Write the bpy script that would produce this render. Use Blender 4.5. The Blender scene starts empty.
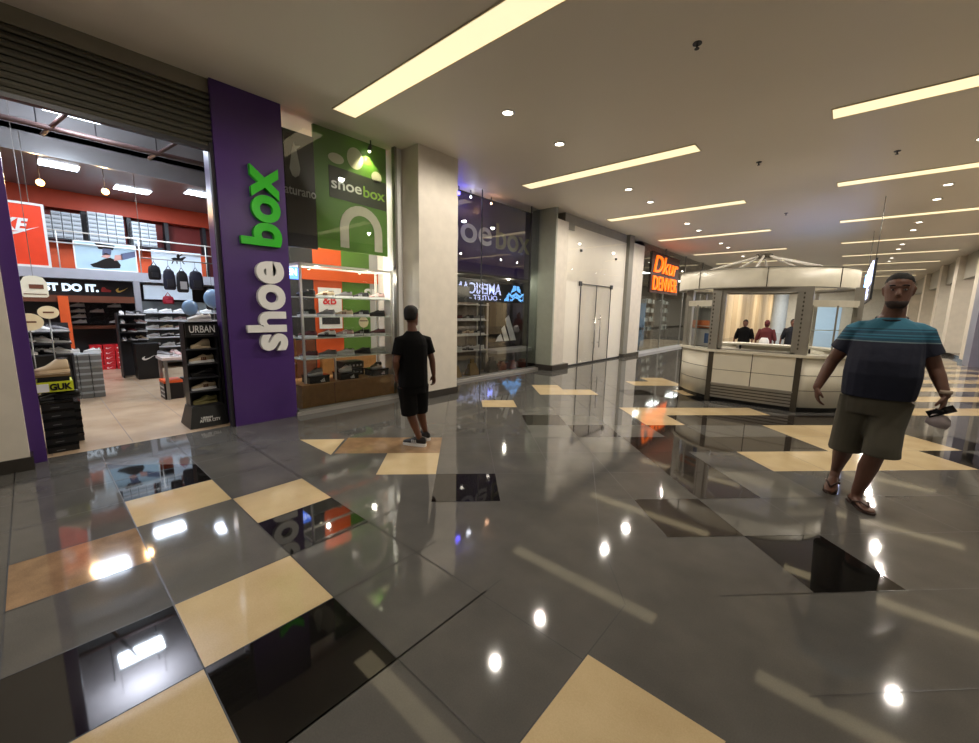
import bpy, bmesh, math, random
from mathutils import Vector, Matrix
random.seed(7)
PI = math.pi
sc = bpy.context.scene
C = sc.collection

# ------------------------------------------------------------------ camera
EYE = 1.5
yaw, pitch, roll = .71993, -.15224, .01865
fw = Vector((-math.sin(yaw)*math.cos(pitch), math.cos(yaw)*math.cos(pitch), math.sin(pitch)))
rt = fw.cross(Vector((0, 0, 1))).normalized()
up = rt.cross(fw)
r2 = rt*math.cos(roll) + up*math.sin(roll)
u2 = up*math.cos(roll) - rt*math.sin(roll)
cd = bpy.data.cameras.new('camera'); cam = bpy.data.objects.new('camera', cd); C.objects.link(cam)
cam.matrix_world = Matrix(((r2.x, u2.x, -fw.x, 0), (r2.y, u2.y, -fw.y, 0), (r2.z, u2.z, -fw.z, EYE), (0, 0, 0, 1)))
cd.sensor_width = 36; cd.lens = 401.1/979*36; cd.clip_start = .02; cd.clip_end = 200
sc.camera = cam

# ------------------------------------------------------------------ world, exposure
w = bpy.data.worlds.new('world'); sc.world = w; w.use_nodes = True
w.node_tree.nodes['Background'].inputs[0].default_value = (.9, .85, .75, 1)
w.node_tree.nodes['Background'].inputs[1].default_value = .02
sc.view_settings.view_transform = 'Standard'; sc.view_settings.look = 'None'
sc.view_settings.exposure = 0.27; sc.view_settings.gamma = 1; sc.view_settings.use_curve_mapping = False
sc.cycles.use_denoising = True
sc.cycles.max_bounces = 8; sc.cycles.transparent_max_bounces = 12; sc.cycles.glossy_bounces = 4
sc.cycles.sample_clamp_indirect = 4
CEIL = 3.97
XF = -5.55                      # shop front plane
DOWN_W = 125                     # power of one ceiling downlight
TROFFER_L = .86                 # radiance of the strip lights
SHOP_W = 38

# ------------------------------------------------------------------ materials
def s2l(c):
    return tuple(((v/255)/12.92 if v/255 <= .04045 else (((v/255)+.055)/1.055)**2.4) for v in c)
MATS = {}
def mat(name, rgb, rough=.5, metal=0, emit=0, ergb=None, noise=.06, nscale=6, spec=.5, coat=0, trans=0, bump=0):
    if name in MATS: return MATS[name]
    m = bpy.data.materials.new(name); m.use_nodes = True
    nt = m.node_tree; b = nt.nodes['Principled BSDF']
    c = s2l(rgb)
    if noise:
        tc = nt.nodes.new('ShaderNodeTexCoord'); n = nt.nodes.new('ShaderNodeTexNoise')
        n.inputs['Scale'].default_value = nscale; n.inputs['Detail'].default_value = 4
        nt.links.new(tc.outputs['Object'], n.inputs['Vector'])
        mx = nt.nodes.new('ShaderNodeMix'); mx.data_type = 'RGBA'
        mx.inputs[6].default_value = (*[max(0, v*(1-noise*2)) for v in c], 1)
        mx.inputs[7].default_value = (*[min(1, v*(1+noise*2)) for v in c], 1)
        nt.links.new(n.outputs['Fac'], mx.inputs[0]); nt.links.new(mx.outputs[2], b.inputs['Base Color'])
        if bump:
            bp = nt.nodes.new('ShaderNodeBump'); bp.inputs['Strength'].default_value = bump
            nt.links.new(n.outputs['Fac'], bp.inputs['Height']); nt.links.new(bp.outputs[0], b.inputs['Normal'])
    else:
        b.inputs['Base Color'].default_value = (*c, 1)
    b.inputs['Roughness'].default_value = rough; b.inputs['Metallic'].default_value = metal
    b.inputs['Specular IOR Level'].default_value = spec
    if coat: b.inputs['Coat Weight'].default_value = coat; b.inputs['Coat Roughness'].default_value = .03
    if emit:
        b.inputs['Emission Color'].default_value = (*s2l(ergb or rgb), 1); b.inputs['Emission Strength'].default_value = emit
    MATS[name] = m; return m
def glass_mat(name, tint=(.93, .96, .94), ior=1.55, k=1.0):
    if name in MATS: return MATS[name]
    m = bpy.data.materials.new(name); m.use_nodes = True; nt = m.node_tree
    for n in list(nt.nodes): nt.nodes.remove(n)
    o = nt.nodes.new('ShaderNodeOutputMaterial'); mx = nt.nodes.new('ShaderNodeMixShader')
    t = nt.nodes.new('ShaderNodeBsdfTransparent'); g = nt.nodes.new('ShaderNodeBsdfGlossy'); f = nt.nodes.new('ShaderNodeFresnel')
    t.inputs[0].default_value = (*tint, 1); g.inputs['Roughness'].default_value = 0.01; g.inputs['Color'].default_value = (1, 1, 1, 1)
    f.inputs[0].default_value = ior
    mm = nt.nodes.new('ShaderNodeMath'); mm.operation = 'MULTIPLY'; mm.inputs[1].default_value = k; mm.use_clamp = True
    nt.links.new(f.outputs[0], mm.inputs[0]); nt.links.new(mm.outputs[0], mx.inputs[0])
    nt.links.new(t.outputs[0], mx.inputs[1]); nt.links.new(g.outputs[0], mx.inputs[2]); nt.links.new(mx.outputs[0], o.inputs[0])
    MATS[name] = m; return m
def floor_mat(name, rgb, rgb2, rough=.05, sc_=3):
    m = bpy.data.materials.new(name); m.use_nodes = True; nt = m.node_tree; b = nt.nodes['Principled BSDF']
    tc = nt.nodes.new('ShaderNodeTexCoord')
    n = nt.nodes.new('ShaderNodeTexNoise'); n.inputs['Scale'].default_value = sc_; n.inputs['Detail'].default_value = 8
    n2 = nt.nodes.new('ShaderNodeTexNoise'); n2.inputs['Scale'].default_value = 160; n2.inputs['Detail'].default_value = 2
    mt = nt.nodes.new('ShaderNodeMath'); mt.operation = 'MULTIPLY_ADD'; mt.inputs[1].default_value = .45
    nt.links.new(tc.outputs['Object'], n.inputs['Vector']); nt.links.new(tc.outputs['Object'], n2.inputs['Vector'])
    nt.links.new(n2.outputs['Fac'], mt.inputs[0]); nt.links.new(n.outputs['Fac'], mt.inputs[2])
    r = nt.nodes.new('ShaderNodeValToRGB'); r.color_ramp.elements[0].position = .5; r.color_ramp.elements[1].position = .95
    r.color_ramp.elements[0].color = (*s2l(rgb), 1); r.color_ramp.elements[1].color = (*s2l(rgb2), 1)
    nt.links.new(mt.outputs[0], r.inputs[0]); nt.links.new(r.outputs[0], b.inputs['Base Color'])
    b.inputs['Roughness'].default_value = rough; b.inputs['Specular IOR Level'].default_value = .62
    MATS[name] = m; return m
def emit_mat(name, rgb, s):
    return mat(name, rgb, .6, 0, s, rgb, noise=0)

WHITE = mat('white paint', (226, 220, 208), .5)
PILLAR = mat('pillar paint', (214, 206, 192), .55)
CEILM = mat('ceiling paint', (232, 222, 206), .5, noise=.03, nscale=.4)
DARKBASE = mat('dark stone base', (58, 54, 50), .15)
PURPLE = mat('purple panel', (74, 46, 112), .28, noise=.04, spec=.6)
BLACK = mat('black satin', (18, 18, 19), .4)
BLACKG = mat('black gloss', (14, 14, 15), .12)
CHAR = mat('charcoal', (42, 42, 46), .5)
GREYM = mat('grey metal', (150, 148, 142), .35, .7)
LGREY = mat('light grey', (190, 190, 190), .4)
MGREY = mat('mid grey', (120, 120, 120), .5)
CHROME = mat('chrome', (200, 200, 200), .15, 1, noise=.02)
WHITEP = mat('white plastic', (240, 240, 238), .35, noise=.02)
GREENL = mat('green letter', (52, 190, 40), .25)
WOOD = mat('oak box', (170, 122, 66), .5, noise=.15, nscale=12)
ORANGE = mat('orange panel', (224, 92, 34), .5)
RED = mat('red card', (206, 30, 40), .45)
DRED = mat('dark red wall', (120, 34, 26), .6)
BROWN = mat('brown shelf', (112, 64, 42), .5)
GLASS = glass_mat('window glass', ior=1.6, k=1.3)
GLASSC = glass_mat('case glass', (.95, .97, .95), 1.45, 1)
BEIGE = mat('beige leather', (210, 190, 158), .6)
PINK = mat('pink grey leather', (196, 160, 156), .6)
BLUEB = mat('pale blue balloon', (140, 178, 220), .25, noise=.02, spec=.6)
GREENP = mat('green panel', (86, 130, 44), .5)

# ------------------------------------------------------------------ mesh builder
class MB:
    def __init__(s): s.v = []; s.f = []; s.m = []; s.ms = []; s.cur = 0; s.sm = []
    def use(s, m):
        if m not in s.ms: s.ms.append(m)
        s.cur = s.ms.index(m); return s
    def add(s, vs, fs, smooth=False):
        k = len(s.v); s.v += [tuple(p) for p in vs]
        for f in fs: s.f.append([i+k for i in f]); s.m.append(s.cur); s.sm.append(smooth)
        return s
    def box(s, x0, x1, y0, y1, z0, z1, M=None):
        if x0 > x1: x0, x1 = x1, x0
        if y0 > y1: y0, y1 = y1, y0
        if z0 > z1: z0, z1 = z1, z0
        vs = [Vector(p) for p in ((x0,y0,z0),(x1,y0,z0),(x1,y1,z0),(x0,y1,z0),(x0,y0,z1),(x1,y0,z1),(x1,y1,z1),(x0,y1,z1))]
        if M: vs = [M @ p for p in vs]
        return s.add(vs, [(0,3,2,1),(4,5,6,7),(0,1,5,4),(1,2,6,5),(2,3,7,6),(3,0,4,7)])
    def prism(s, pts, z0, z1, M=None, smooth=False):
        n = len(pts); vs = [Vector((p[0],p[1],z0)) for p in pts] + [Vector((p[0],p[1],z1)) for p in pts]
        if M: vs = [M @ p for p in vs]
        s.add(vs, [tuple(reversed(range(n))), tuple(range(n, 2*n))])
        k = len(s.v)-2*n
        for i in range(n):
            s.f.append([k+i, k+(i+1) % n, k+n+(i+1) % n, k+n+i]); s.m.append(s.cur); s.sm.append(smooth)
        return s
    def quad(s, *p): return s.add(p, [tuple(range(len(p)))])
    def loft(s, rings, cap=True, smooth=True):
        n = len(rings[0]); vs = [p for r in rings for p in r]; fs = []
        for i in range(len(rings)-1):
            for j in range(n):
                fs.append((i*n+j, i*n+(j+1) % n, (i+1)*n+(j+1) % n, (i+1)*n+j))
        if cap: fs.append(tuple(reversed(range(n)))); fs.append(tuple((len(rings)-1)*n+j for j in range(n)))
        return s.add(vs, fs, smooth)
    def tube(s, pts, rad, n=8, round_=False):
        pts = [Vector(p) for p in pts]; rr = rad if isinstance(rad, (list, tuple)) else [rad]*len(pts)
        if round_:
            a = (pts[0]-pts[1]).normalized(); b = (pts[-1]-pts[-2]).normalized()
            P = [pts[0]+a*rr[0]*.95, pts[0]+a*rr[0]*.6]+pts+[pts[-1]+b*rr[-1]*.6, pts[-1]+b*rr[-1]*.95]
            rr = [rr[0]*.25, rr[0]*.8]+list(rr)+[rr[-1]*.8, rr[-1]*.25]; pts = P
        rings = []; ref = None
        for i, p in enumerate(pts):
            t = (pts[min(i+1, len(pts)-1)]-pts[max(i-1, 0)]).normalized()
            if ref is None: ref = Vector((0,0,1)) if abs(t.z) < .9 else Vector((1,0,0))
            a = (ref - t*ref.dot(t)).normalized(); b = t.cross(a); ref = a
            rings.append([p + (a*math.cos(2*PI*j/n) + b*math.sin(2*PI*j/n))*rr[i] for j in range(n)])
        return s.loft(rings)
    def sphere(s, c, rx, ry=None, rz=None, n=16, m=10):
        ry = ry or rx; rz = rz or rx; c = Vector(c)
        rings = []
        for i in range(m+1):
            t = -PI/2*.985 + PI*.985*i/m
            rings.append([c+Vector((rx*math.cos(t)*math.cos(2*PI*j/n), ry*math.cos(t)*math.sin(2*PI*j/n), rz*math.sin(t))) for j in range(n)])
        return s.loft(rings)
    def cyl(s, c, r, z0, z1, n=20, r1=None):
        r1 = r if r1 is None else r1
        return s.loft([[Vector((c[0]+r*math.cos(2*PI*j/n), c[1]+r*math.sin(2*PI*j/n), z0)) for j in range(n)],
                       [Vector((c[0]+r1*math.cos(2*PI*j/n), c[1]+r1*math.sin(2*PI*j/n), z1)) for j in range(n)]], smooth=False)
    def build(s, name, m=None, parent=None, world=True, origin=None):
        me = bpy.data.meshes.new(name)
        off = Vector((0,0,0))
        if parent is not None:
            if world:
                off = PLOC.get(parent.name, Vector((0,0,0)))
        else:
            if origin is None:
                xs = [p[0] for p in s.v]; ys = [p[1] for p in s.v]; zs = [p[2] for p in s.v]
                off = Vector(((min(xs)+max(xs))/2, (min(ys)+max(ys))/2, min(zs)))
            else: off = Vector(origin)
        me.from_pydata([Vector(p)-off for p in s.v], [], s.f)
        mats = s.ms if s.ms else [m]
        for q in mats: me.materials.append(q)
        me.polygons.foreach_set('material_index', s.m if s.ms else [0]*len(s.f))
        me.polygons.foreach_set('use_smooth', s.sm)
        me.update()
        o = bpy.data.objects.new(name, me); C.objects.link(o)
        if parent is not None: o.parent = parent; PLOC[o.name] = off if world else Vector((0,0,0))
        else: o.location = off; PLOC[o.name] = off
        return o
PLOC = {}
def tag(o, label, cat, group=None):
    o['label'] = label; o['category'] = cat
    if group: o['group'] = group
    return o
def struct(o): o['kind'] = 'structure'; return o
def thing(name, label, cat, loc=(0,0,0), rz=0, group=None):
    o = bpy.data.objects.new(name, None); C.objects.link(o); o.location = loc; o.rotation_euler = (0,0,rz)
    o.empty_display_size = .1
    PLOC[o.name] = Vector(loc); return tag(o, label, cat, group)
def dup(o, parent=None, loc=None, rot=None, scale=None):
    c = o.copy(); C.objects.link(c)
    if parent is not None: c.parent = parent
    if loc is not None: c.location = loc
    if rot is not None: c.rotation_euler = rot
    if scale is not None: c.scale = (scale,)*3
    for ch in [q for q in ALLCH.get(o.name, [])]: dup(ch, c)
    return c
ALLCH = {}
def reg(parent, *chs): ALLCH.setdefault(parent.name, []).extend(chs)
ORD = ['first','second','third','fourth','fifth','sixth','seventh','eighth','ninth','tenth','eleventh','twelfth']
def nth(i): return ORD[i]
def Mrow(xa, ya, za, o):
    return Matrix(((xa[0],ya[0],za[0],o[0]),(xa[1],ya[1],za[1],o[1]),(xa[2],ya[2],za[2],o[2]),(0,0,0,1)))
def face_x(X, Y, Z): return Mrow((0,1,0),(0,0,1),(1,0,0),(X,Y,Z))       # writing on a plane facing +X
def face_my(X, Y, Z): return Mrow((1,0,0),(0,0,1),(0,-1,0),(X,Y,Z))     # facing -Y
def face_mx(X, Y, Z): return Mrow((0,-1,0),(0,0,1),(-1,0,0),(X,Y,Z))    # facing -X
def up_x(X, Y, Z): return Mrow((0,0,1),(0,-1,0),(1,0,0),(X,Y,Z))        # reads bottom to top, facing +X

def text_mesh(txt, size, ext=.002, bold=0.0, shear=0.0, bevel=0):
    cu = bpy.data.curves.new('t', 'FONT'); cu.body = txt; cu.size = size; cu.extrude = ext; cu.offset = bold; cu.shear = shear
    cu.resolution_u = 6
    if bevel: cu.bevel_depth = bevel
    o = bpy.data.objects.new('t', cu); C.objects.link(o)
    dg = bpy.context.evaluated_depsgraph_get(); dg.update()
    me = bpy.data.meshes.new_from_object(o.evaluated_get(dg), depsgraph=dg)
    bpy.data.objects.remove(o); bpy.data.curves.remove(cu)
    return me
def tx_width(txt, size, bold=0):
    me = text_mesh(txt, size, .001, bold)
    xs = [v.co.x for v in me.vertices]; r = (min(xs), max(xs)); bpy.data.meshes.remove(me); return r
def lettering(name, txt, m, M, size, parent=None, ext=.003, bold=0.0, width=None, sx=1, shear=0.0):
    me = text_mesh(txt, size, ext, bold, shear)
    xs = [v.co.x for v in me.vertices]
    k = sx if width is None else width/(max(xs)-min(xs)); x0 = min(xs)
    off = PLOC.get(parent.name, Vector((0,0,0))) if parent else Vector((0,0,0))
    for v in me.vertices:
        v.co = (M @ Vector(((v.co.x-x0)*k, v.co.y, v.co.z))) - off
    me.materials.clear(); me.materials.append(m); me.name = name
    o = bpy.data.objects.new(name, me); C.objects.link(o)
    if parent: o.parent = parent
    return o
def swoosh(mb, M, w, h, d=.004):
    top = [(0,.35),(.12,.12),(.3,.08),(.55,.3),(1,.95)]
    bot = [(1,.95),(.6,.42),(.4,.26),(.27,.24),(.2,.32),(.17,.5),(.22,.75)]
    lo = [(0,.42),(.03,.22),(.1,.06),(.2,0),(.34,.05),(.6,.35),(1,1)]
    hi = [(1,1),(.62,.52),(.36,.33),(.25,.3),(.2,.38),(.2,.58),(.27,.85),(.08,.6)]
    pts = lo + hi[1:]
    mb.prism([(p[0]*w, p[1]*h) for p in pts], 0, d, M)

# ================================================================== SETTING
# ---- mall floor with its tile pattern
F_GREY = floor_mat('grey granite', (84,83,81), (100,98,94))
F_GREY2 = floor_mat('grey granite light', (96,95,91), (112,110,104))
F_DARK = floor_mat('brown black granite', (36,30,27), (52,45,40))
F_BLACK = floor_mat('black granite', (16,15,15), (28,26,25), .035)
F_CREAM = floor_mat('cream marble', (200,176,134), (218,196,154), .07)
F_TAN = floor_mat('tan marble', (134,106,78), (164,132,98), .07, 8)
F_SEAM = mat('seam', (34,32,30), .4)
fm = MB()
fm.use(F_GREY).quad((XF-.1,-9,0),(9,-9,0),(9,52,0),(XF-.1,52,0))
fm.use(F_GREY).quad((-6.0,4.98,.003),(XF-.1,4.98,.003),(XF-.1,8.66,.003),(-6.0,8.66,.003))
EPS = .0012
def poly(m, pts, e=EPS): fm.use(m).quad(*[(p[0], p[1], e) for p in pts])
AX = [-5.04,-4.505,-3.97,-3.44,-2.91,-2.375,-1.84,-1.29,-.69,-.15]; AY = [-.78,-.23,.33,.90,1.44,1.89]
def cellA(m, x0, y0, nx=1, ny=1): poly(m, [(AX[x0],AY[y0]),(AX[x0+nx],AY[y0]),(AX[x0+nx],AY[y0+ny]),(AX[x0],AY[y0+ny])])
poly(F_BLACK, [(-5.04,.33),(-3.97,.33),(-3.97,.9),(-4.47,.9)])
for m, x, y in ((F_CREAM,2,2),(F_TAN,3,1),(F_CREAM,5,2),(F_BLACK,6,2),(F_CREAM,6,1),(F_CREAM,3,3),(F_BLACK,4,3),(F_BLACK,5,1)): cellA(m, x, y)
poly(F_GREY2, [(-3.44,.33),(-2.375,.33),(-2.375,.9),(-3.44,.9)])
poly(F_CREAM, [(-.69,.93),(-.15,.93),(-.15,1.48),(-.69,1.48)])
U = lambda i: .30+.543*i
VV = [1.30,1.87,2.43,2.98,3.52,4.07,4.59,5.10,5.62,6.09,6.58,7.04,7.54,8.0,8.5,9.0,9.5,10.,10.5,11.,11.5,12.,12.5,13.,13.5,14.]
V = lambda j: VV[j+2]
def uv(u, v): return ((u-v)/2**.5, (u+v)/2**.5)
def cellD(m, i, j): poly(m, [uv(U(i),V(j)),uv(U(i+1),V(j)),uv(U(i+1),V(j+1)),uv(U(i),V(j+1))])
for i, j in ((2,10),(2,9),(3,9),(0,7),(6,11),(7,11),(7,12),(7,9),(4,6),(5,6),(6,6),(7,6),(4,5),(7,3),(7,4),(8,4),(9,4),(8,3),(9,3),(5,2),(6,2),(7,2),(8,2),(-2,2)):
    cellD(F_CREAM, i, j)
for i, j in ((1,5),(2,4),(5,5),(6,5),(7,5),(8,5),(9,5),(3,1),(3,2),(3,3),(4,3),(4,4),(5,3),(6,3),(2,0)): cellD(F_DARK, i, j)
for i, j in ((3,-1),(-1,1),(9,2),(10,3),(6,8),(7,8),(5,9)): cellD(F_BLACK, i, j)
cellD(F_TAN, -3, 3); cellD(F_TAN, -2, 3)
poly(F_CREAM, [uv(-1.36,4.54),uv(-1.85,4.52),uv(-1.35,4.03)])
for i, j in ((2,5),(3,5),(3,4),(1,6),(5,1),(4,1),(4,2),(6,1),(6,4),(5,4),(2,3),(1,4)):
    if (i,j) not in ((5,4),(6,4)): cellD(F_GREY2 if (i+j) % 2 else F_GREY, i, j)
for i in range(8, 34):                       # striped run on the right of the walk
    for j in range(5, 22):
        x, y = uv(U(i), V(j))
        if x > .6 and x < 3.0 and y > 6.4 and y < 46:
            if j % 2 == 0: cellD(F_CREAM, i, j)
            elif (i*3+j) % 5 == 0: cellD(F_DARK, i, j)
def seam(p, q, wd=.006):
    p = Vector((*p, 0)); q = Vector((*q, 0)); d = (q-p).normalized(); n = Vector((-d.y, d.x, 0))*wd/2
    fm.use(F_SEAM).quad(*[(a.x, a.y, EPS*1.6) for a in (p-n, q-n, q+n, p+n)])
for x in AX[:8]: seam((x, -8), (x, 1.6))
for x in (-1.29, -.69, .39, .93): seam((x, -8), (x, .33 if x > 0 else 1.48+.4*(x == -.69)))
for y in (-5.8,-5.2,-4.6,-4,-3.4,-2.8,-2.2,-1.34,-.78,-.23,.33,.90,1.44): seam((-5.5, y), (-.69 if y > .4 else .9, y))
seam((-.69,1.89), (-1.06,2.36)); seam((-1.06,2.36), (-1.75,3.6))
for j in range(-2, 16): seam(uv(U(-1) if j > 0 else U(2), V(j)), uv(U(12), V(j)), .004)
for i in range(-1, 13): seam(uv(U(i), V(0) if i > 1 else V(2)), uv(U(i), V(13)), .004)
struct(fm.build('floor', origin=(0,0,0)))

# ---- shop floor
mb = MB(); SF = floor_mat('shop beige tile', (176,150,122), (206,182,152), .22, 2)
mb.use(SF).quad((-13.3,-3,.001),(XF-.1,-3,.001),(XF-.1,24,.001),(-13.3,24,.001))
mb.use(mat('shop grout', (110,94,78), .6))
for x in (-7.1,-7.7,-8.3,-8.9,-9.5,-10.1,-10.7,-11.3,-11.9,-12.5): mb.quad((x,-3,.002),(x+.008,-3,.002),(x+.008,6,.002),(x,6,.002))
for y in (-.6,0,.6,1.2,1.8,2.4,3): mb.quad((-13.2,y,.002),(-5.7,y,.002),(-5.7,y+.008,.002),(-13.2,y+.008,.002))
struct(mb.build('floor', origin=(0,0,0)))

# ---- ceiling
mb = MB().use(CEILM); mb.box(-6.35, 9, -9, 52, CEIL, CEIL+.1); struct(mb.build('ceiling', origin=(0,0,CEIL)))

# ---- outer walls
mb = MB().use(PILLAR); mb.box(-14, 9, -9.2, -9, 0, 4.5); struct(mb.build('wall_back'))
mb = MB().use(mat('far wall', (206,206,200), .5)); mb.box(-7.6, 4, 51, 51.2, 0, CEIL)
mb.use(mat('far blue glow panel', (150,176,200), .2, emit=.5)); mb.box(-3.6, -.4, 50.95, 51, 0, 2.7); struct(mb.build('wall_front'))  # pale blue panel given its own glow to brighten the far end
# right side of the mall: header, stall riser and white pillars
mb = MB().use(mat('header cladding', (150,146,134), .35)); mb.box(3.3, 3.6, -9, 51, 3.05, CEIL)
mb.use(DARKBASE); mb.box(3.3, 3.6, -9, 51, 0, .12)
struct(mb.build('wall_right'))
RB = mat('right shop back wall', (92,88,74), .5)
mb = MB().use(RB); mb.box(7.4, 7.5, -9, 51, 0, 3.9)
mb.use(mat('right shop shelf dark', (70,64,54), .5))
for y in range(-6, 50, 3): mb.box(7.1, 7.4, y, y+1.6, .2, 2.2)
mb.use(WHITEP)
for y in range(-6, 50, 3):
    for k in range(4): mb.box(7.05, 7.42, y+.05, y+1.55, .5+.5*k, .53+.5*k)
struct(mb.build('wall_right'))
for k, y in enumerate((-6, 2, 10, 20.6, 24.6, 28.4, 33.5, 40)):
    mb = MB().use(PILLAR); mb.box(3.12, 3.7, y, y+.75, .12, CEIL-.01); mb.use(DARKBASE); mb.box(3.1, 3.72, y-.02, y+.77, 0, .12)
    struct(mb.build('trim_%d' % (20+k)))
ys = [-6, 2, 10, 20.6, 24.6, 28.4, 33.5, 40, 50]
for k in range(8):
    mb = MB().use(GLASS); mb.quad((3.42, ys[k]+.76, .12), (3.42, ys[k+1], .12), (3.42, ys[k+1], 3.05), (3.42, ys[k]+.76, 3.05))
    o = struct(mb.build('window_%d' % (20+k)))
    mb = MB().use(CHROME); mb.box(3.4, 3.44, (ys[k]+ys[k+1])/2, (ys[k]+ys[k+1])/2+.04, .12, 3.05); mb.build('mullion', None, o)
mb = MB().use(mat('blue grey cladding', (120,120,140), .3)); mb.box(3.05, 3.3, 19.4, 20.3, 0, CEIL-.01); struct(mb.build('trim_30'))

# ---- left facade, from the camera's side onward
mb = MB().use(PILLAR); mb.box(-5.36, -6.2, -9, -.13, .12, CEIL); mb.use(DARKBASE); mb.box(-5.345, -6.2, -9, -.11, 0, .12)
struct(mb.build('wall_left', origin=(-5.8,-4,0)))
mb = MB().use(mat('beam paint', (132,126,112), .5)); mb.box(XF-.05, XF-.45, -.1, 1.56, 3.82, CEIL); struct(mb.build('trim_1'))
mb = MB().use(PURPLE); mb.box(XF, XF-.4, -.13, -.03, 0, CEIL); struct(mb.build('trim_2'))
# white pillar between the two windows
mb = MB().use(PILLAR); mb.box(-5.15, -6.3, 4.14, 4.98, .12, CEIL); mb.use(DARKBASE); mb.box(-5.135, -6.3, 4.125, 4.995, 0, .12)
struct(mb.build('trim_3'))
mb = MB().use(WHITEP); mb.box(XF-.02, XF-.4, 4.02, 4.14, 0, CEIL)
mb.use(GREYM); mb.box(XF+.02, XF-.06, 3.98, 4.02, 0, CEIL); struct(mb.build('trim_4'))
# second pillar and fourth
mb = MB().use(PILLAR); mb.box(-5.5, -6.2, 8.66, 9.2, .14, 3.72); mb.use(mat('green grey return', (158,162,148), .4)); mb.box(-5.49, -6.2, 8.6, 8.66, .14, CEIL)
mb.use(DARKBASE); mb.box(-5.42, -6.2, 8.58, 9.35, 0, .14); struct(mb.build('trim_5'))
mb = MB().use(PILLAR); mb.box(-5.5, -6.2, 13.35, 14.3, .12, CEIL-.2); mb.use(mat('grey return', (128,126,118), .4)); mb.box(-5.49, -6.2, 13.0, 13.35, .12, CEIL)
mb.use(DARKBASE); mb.box(-5.45, -6.2, 12.98, 14.32, 0, .12); struct(mb.build('trim_6'))
mb = MB().use(mat('header grey', (150,146,136), .4)); mb.box(XF-.06, -6.2, 9.2, 13.0, 3.72, CEIL); mb.use(GREYM); mb.box(XF-.02, XF-.1, 9.3, 9.62, 3.58, 3.74); mb.box(XF-.02, XF-.1, 13.6, 13.95, 3.58, 3.74)
struct(mb.build('trim_7'))
# unlet unit: white boarding behind glass doors
WB = mat('white boarding', (232,226,212), .3, noise=.02)
GLASSW = glass_mat('boarding glass', (1,1,1), 1.45, .6)
mb = MB().use(WB); mb.box(XF-.05, -5.75, 9.2, 13.0, .02, 3.72); struct(mb.build('wall_left'))
d = thing('glass_door', 'double glass door with upright chrome handles in front of white boarding', 'door', (XF, 11.0, 0))
d['kind'] = 'structure'; d.name = 'door_1'; PLOC[d.name] = Vector((XF, 11.0, 0))
for kx in ('label','category'): del d[kx]
mb = MB().use(GLASSW); mb.quad((XF-.02,10.1,.02),(XF-.02,11.98,.02),(XF-.02,11.98,2.26),(XF-.02,10.1,2.26)); mb.build('pane', None, d)
mb = MB().use(CHAR); mb.box(XF-.03,XF-.01,10.09,10.11,.02,2.26); mb.box(XF-.03,XF-.01,11.97,11.99,.02,2.26); mb.box(XF-.03,XF-.01,11.03,11.045,.02,2.26); mb.box(XF-.03,XF-.01,10.1,11.98,2.25,2.27)
mb.box(XF-.03,XF-.01,9.25,12.95,.02,.05); mb.build('door_frame', None, d)
for y in (10.9, 11.22):
    mb = MB().use(CHROME); mb.tube([(XF+.06,y,.45),(XF+.06,y,1.42)], .016); mb.tube([(XF-.01,y,.6),(XF+.06,y,.6)], .01); mb.tube([(XF-.01,y,1.28),(XF+.06,y,1.28)], .01)
    mb.build('door_handle', None, d)
for y in (10.05, 12.0):
    mb = MB().use(CHAR); mb.box(XF-.03, XF+.005, y-.05, y+.07, 2.2, 2.32); mb.build('hinge_patch', None, d)
mb = MB().use(GLASSW); mb.quad((XF-.03,9.22,2.3),(XF-.03,12.98,2.3),(XF-.03,12.98,3.72),(XF-.03,9.22,3.72)); o = struct(mb.build('window_3'))
for y, z in ((10.0,3.1),(12.2,3.1)):
    mb = MB().use(CHAR); mb.box(XF-.04, XF-.005, y, y+.06, z, z+.06); mb.build('glass_clamp', None, o)
# facade further on: third shop, then white pillars and curtain wall
mb = MB().use(mat('dim shop wall', (70,62,52), .6)); mb.box(-9.2, -9.3, 14.3, 27, 0, CEIL); mb.box(-9.2, XF-.3, 26.9, 27, 0, CEIL); mb.box(-9.2,-6.2,14.2,14.3,0,CEIL)
mb.box(-9.3, XF-.1, 14.3, 27, CEIL, CEIL+.08)
struct(mb.build('wall_left'))
mb = MB().use(GLASS); mb.quad((XF,14.32,.1),(XF,26.9,.1),(XF,26.9,CEIL),(XF,14.32,CEIL)); o = struct(mb.build('window_4'))
for y in (16.6, 19.2, 22, 24.6):
    mb = MB().use(GREYM); mb.box(XF-.02, XF+.02, y, y+.05, .1, CEIL); mb.build('mullion', None, o)
mb = MB().use(LGREY); mb.box(XF+.04, XF-.1, 14.32, 26.9, 0, .1); struct(mb.build('trim_8'))
mb = MB()
for k in range(16):
    mb.use(mat('curtain panel a', (214,192,156), .5) if k % 2 else mat('curtain panel b', (192,168,132), .5)); mb.box(XF, XF-.3, 27+k*1.5, 28.46+k*1.5, 0, CEIL-.01)
    mb.use(CHAR); mb.box(XF-.02, XF-.3, 28.46+k*1.5, 28.5+k*1.5, 0, CEIL-.01)
struct(mb.build('wall_left'))
mb = MB().use(mat('blue white column', (186,200,216), .4)); mb.cyl((-4.4, 43), .55, 0, CEIL-.01, 24); struct(mb.build('trim_9'))

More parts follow.
